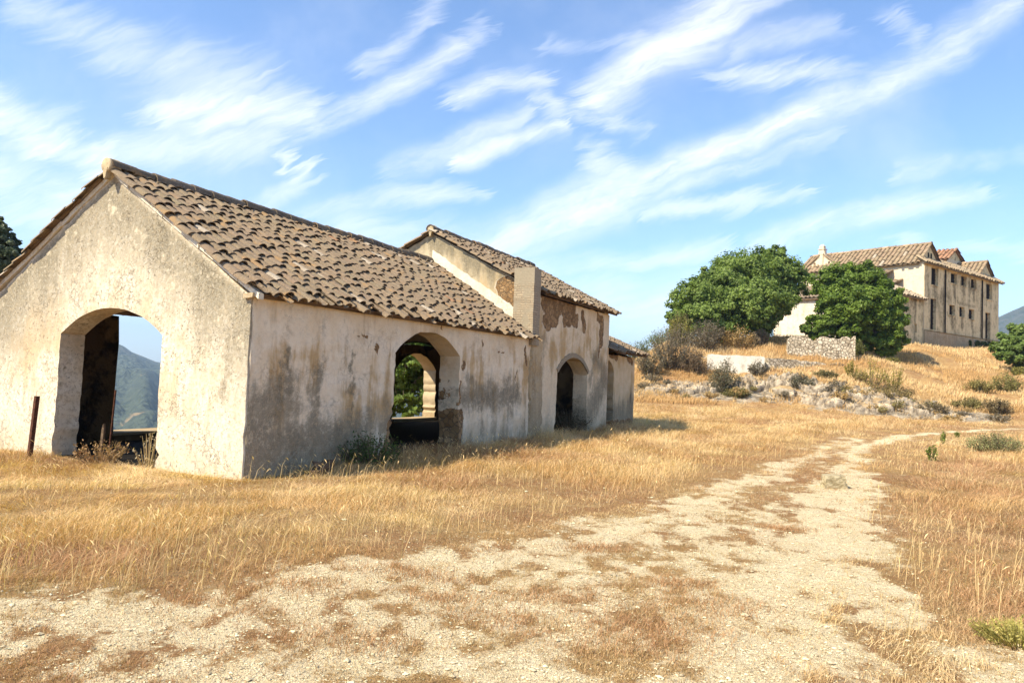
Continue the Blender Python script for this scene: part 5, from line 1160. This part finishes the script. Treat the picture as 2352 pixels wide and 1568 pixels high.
keep = ~((u > -.1) & (u < 19.4) & (v > -.1) & (v < 6.4)) & (pm_ > .02) & (q.random(len(x)) < (1.08 - pm_) * (.25 + .9 * sstep(.40, .62, fbm(x * 3.0, y * 2.4, oct=3, seed=97))))
x, y, r, pm_ = x[keep], y[keep], r[keep], pm_[keep]; n = len(x); t1 = sstep(.4, .62, fbm(x * .7, y * .7, oct=2, seed=99))[:, None]
blades('stubble', 'short reddish and straw coloured stubble growing through the gravel', x, y, q.uniform(.012, .06, n) * (1.1 - .5 * pm_), .0024 + r * .00028, (red * t1 + np.array([.46, .33, .17]) * (1 - t1)) * q.uniform(.6, 1.25, (n, 1)), 505, lean=.9, wind=(.2, 0))
# long stalks standing above the rest
x, y, r = scatter(6500, 4.5, 26, -38, 38, q, .9); u, v = uv_of(x, y)
keep = ~((u > -.1) & (u < 19.4) & (v > -.1) & (v < 6.4)) & (path_mask(x, y) < .25) & ~inside(x, y, yard) & (v < 6.4) & (fbm(x * .9, y * .9, oct=2, seed=79) > .45)
x, y, r = x[keep], y[keep], r[keep]; n = len(x)
blades('tall_grass', 'scattered tall pale grass stalks with drooping seed heads', x, y, q.uniform(.18, .40, n), .003 + r * .0003, np.array([.64, .47, .24]) * q.uniform(.75, 1.2, (n, 1)), 502, lean=.25, wind=(.42, .1), seeds=.8)
# hillside
x, y, r = scatter(150000, 44, 95, 8, 42, q, 1.0); h_ = height(x, y); u, v = uv_of(x, y); d_ = np.stack([x, y], -1) - HC[:2]; e_, w_ = d_ @ HE[:2], d_ @ HW[:2]
keep = (q.random(len(x)) > bank_mask(x, y) * .35) & ~((e_ > -7) & (e_ < 20.3) & (w_ > -.3) & (w_ < 14)) & (fbm(x * .35, y * .35, oct=3, seed=81) > .38) & (h_ > .3)
x, y, r = x[keep], y[keep], r[keep]; n = len(x); t1 = sstep(.4, .6, fbm(x * .3, y * .3, oct=3, seed=83))[:, None]
blades('hillside_grass', 'straw coloured dry grass over the hillside', x, y, q.uniform(.14, .42, n), np.full(n, .035), (gold * (1 - t1) + pale * t1) * q.uniform(.65, 1.2, (n, 1)), 503)

def pebbles(n, q):
    x, y, r = scatter(n, 3.3, 15, -40, 40, q, .9); k = (q.random(n) < path_mask(x, y) * .9 + .06) & ~inside(x, y, np.array([bl(0, 0)[:2], bl(19, 0)[:2], bl(19, 6)[:2], bl(0, 6)[:2]])); x, y, r = x[k], y[k], r[k]; n = len(x); z = height(x, y)
    s = np.exp(q.normal(-5.75, .5, n)) * (1 + .05 * r); s = np.minimum(s, .022)
    base = np.array([[1, 0, 0], [-1, 0, 0], [0, 1, 0], [0, -1, 0], [0, 0, 1], [0, 0, -1], [.7, .7, .3], [-.7, .6, .35], [.6, -.7, .4], [-.65, -.65, .3]])
    F = np.array([[0, 6, 4], [6, 2, 4], [2, 7, 4], [7, 1, 4], [1, 9, 4], [9, 3, 4], [3, 8, 4], [8, 0, 4], [0, 5, 6], [6, 5, 2], [2, 5, 7], [7, 5, 1], [1, 5, 9], [9, 5, 3], [3, 5, 8], [8, 5, 0]])
    V = base[None] * q.uniform(.65, 1.3, (n, 10, 1)) * (s[:, None, None] * np.stack([q.uniform(.8, 1.5, n), q.uniform(.7, 1.2, n), q.uniform(.4, .8, n)], -1)[:, None])
    a = q.uniform(0, 6.3, n); ca_, sa_ = np.cos(a)[:, None], np.sin(a)[:, None]; V = np.stack([V[..., 0] * ca_ - V[..., 1] * sa_, V[..., 0] * sa_ + V[..., 1] * ca_, V[..., 2]], -1)
    V = V + np.stack([x, y, z + s * .25], -1)[:, None]
    c_ = np.array([.78, .65, .43]) * q.uniform(.6, 1.25, (n, 1)); o_ = q.random(n) < .12; c_[o_] *= .6
    return V.reshape(-1, 3), (F[None] + np.arange(n)[:, None, None] * 10).reshape(-1, 3), np.repeat(np.clip(c_, 0, .8), 10, 0)
m_peb, nt, bs, _ = material('gravel stones'); P = nt.ob(); fin(nt, bs, nt.mix(nt.m('MULTIPLY', nt.noise(P, 120, 3, .6), .5), nt.attr().outputs['Color'], (.30, .23, .13)))
V, F, C_ = pebbles(150000, np.random.default_rng(600)); tag(mesh('gravel', V, F, m_peb, None, C_), 'pale loose gravel scattered on the track', 'gravel', kind='stuff')
# crumbled plaster at the wall foot
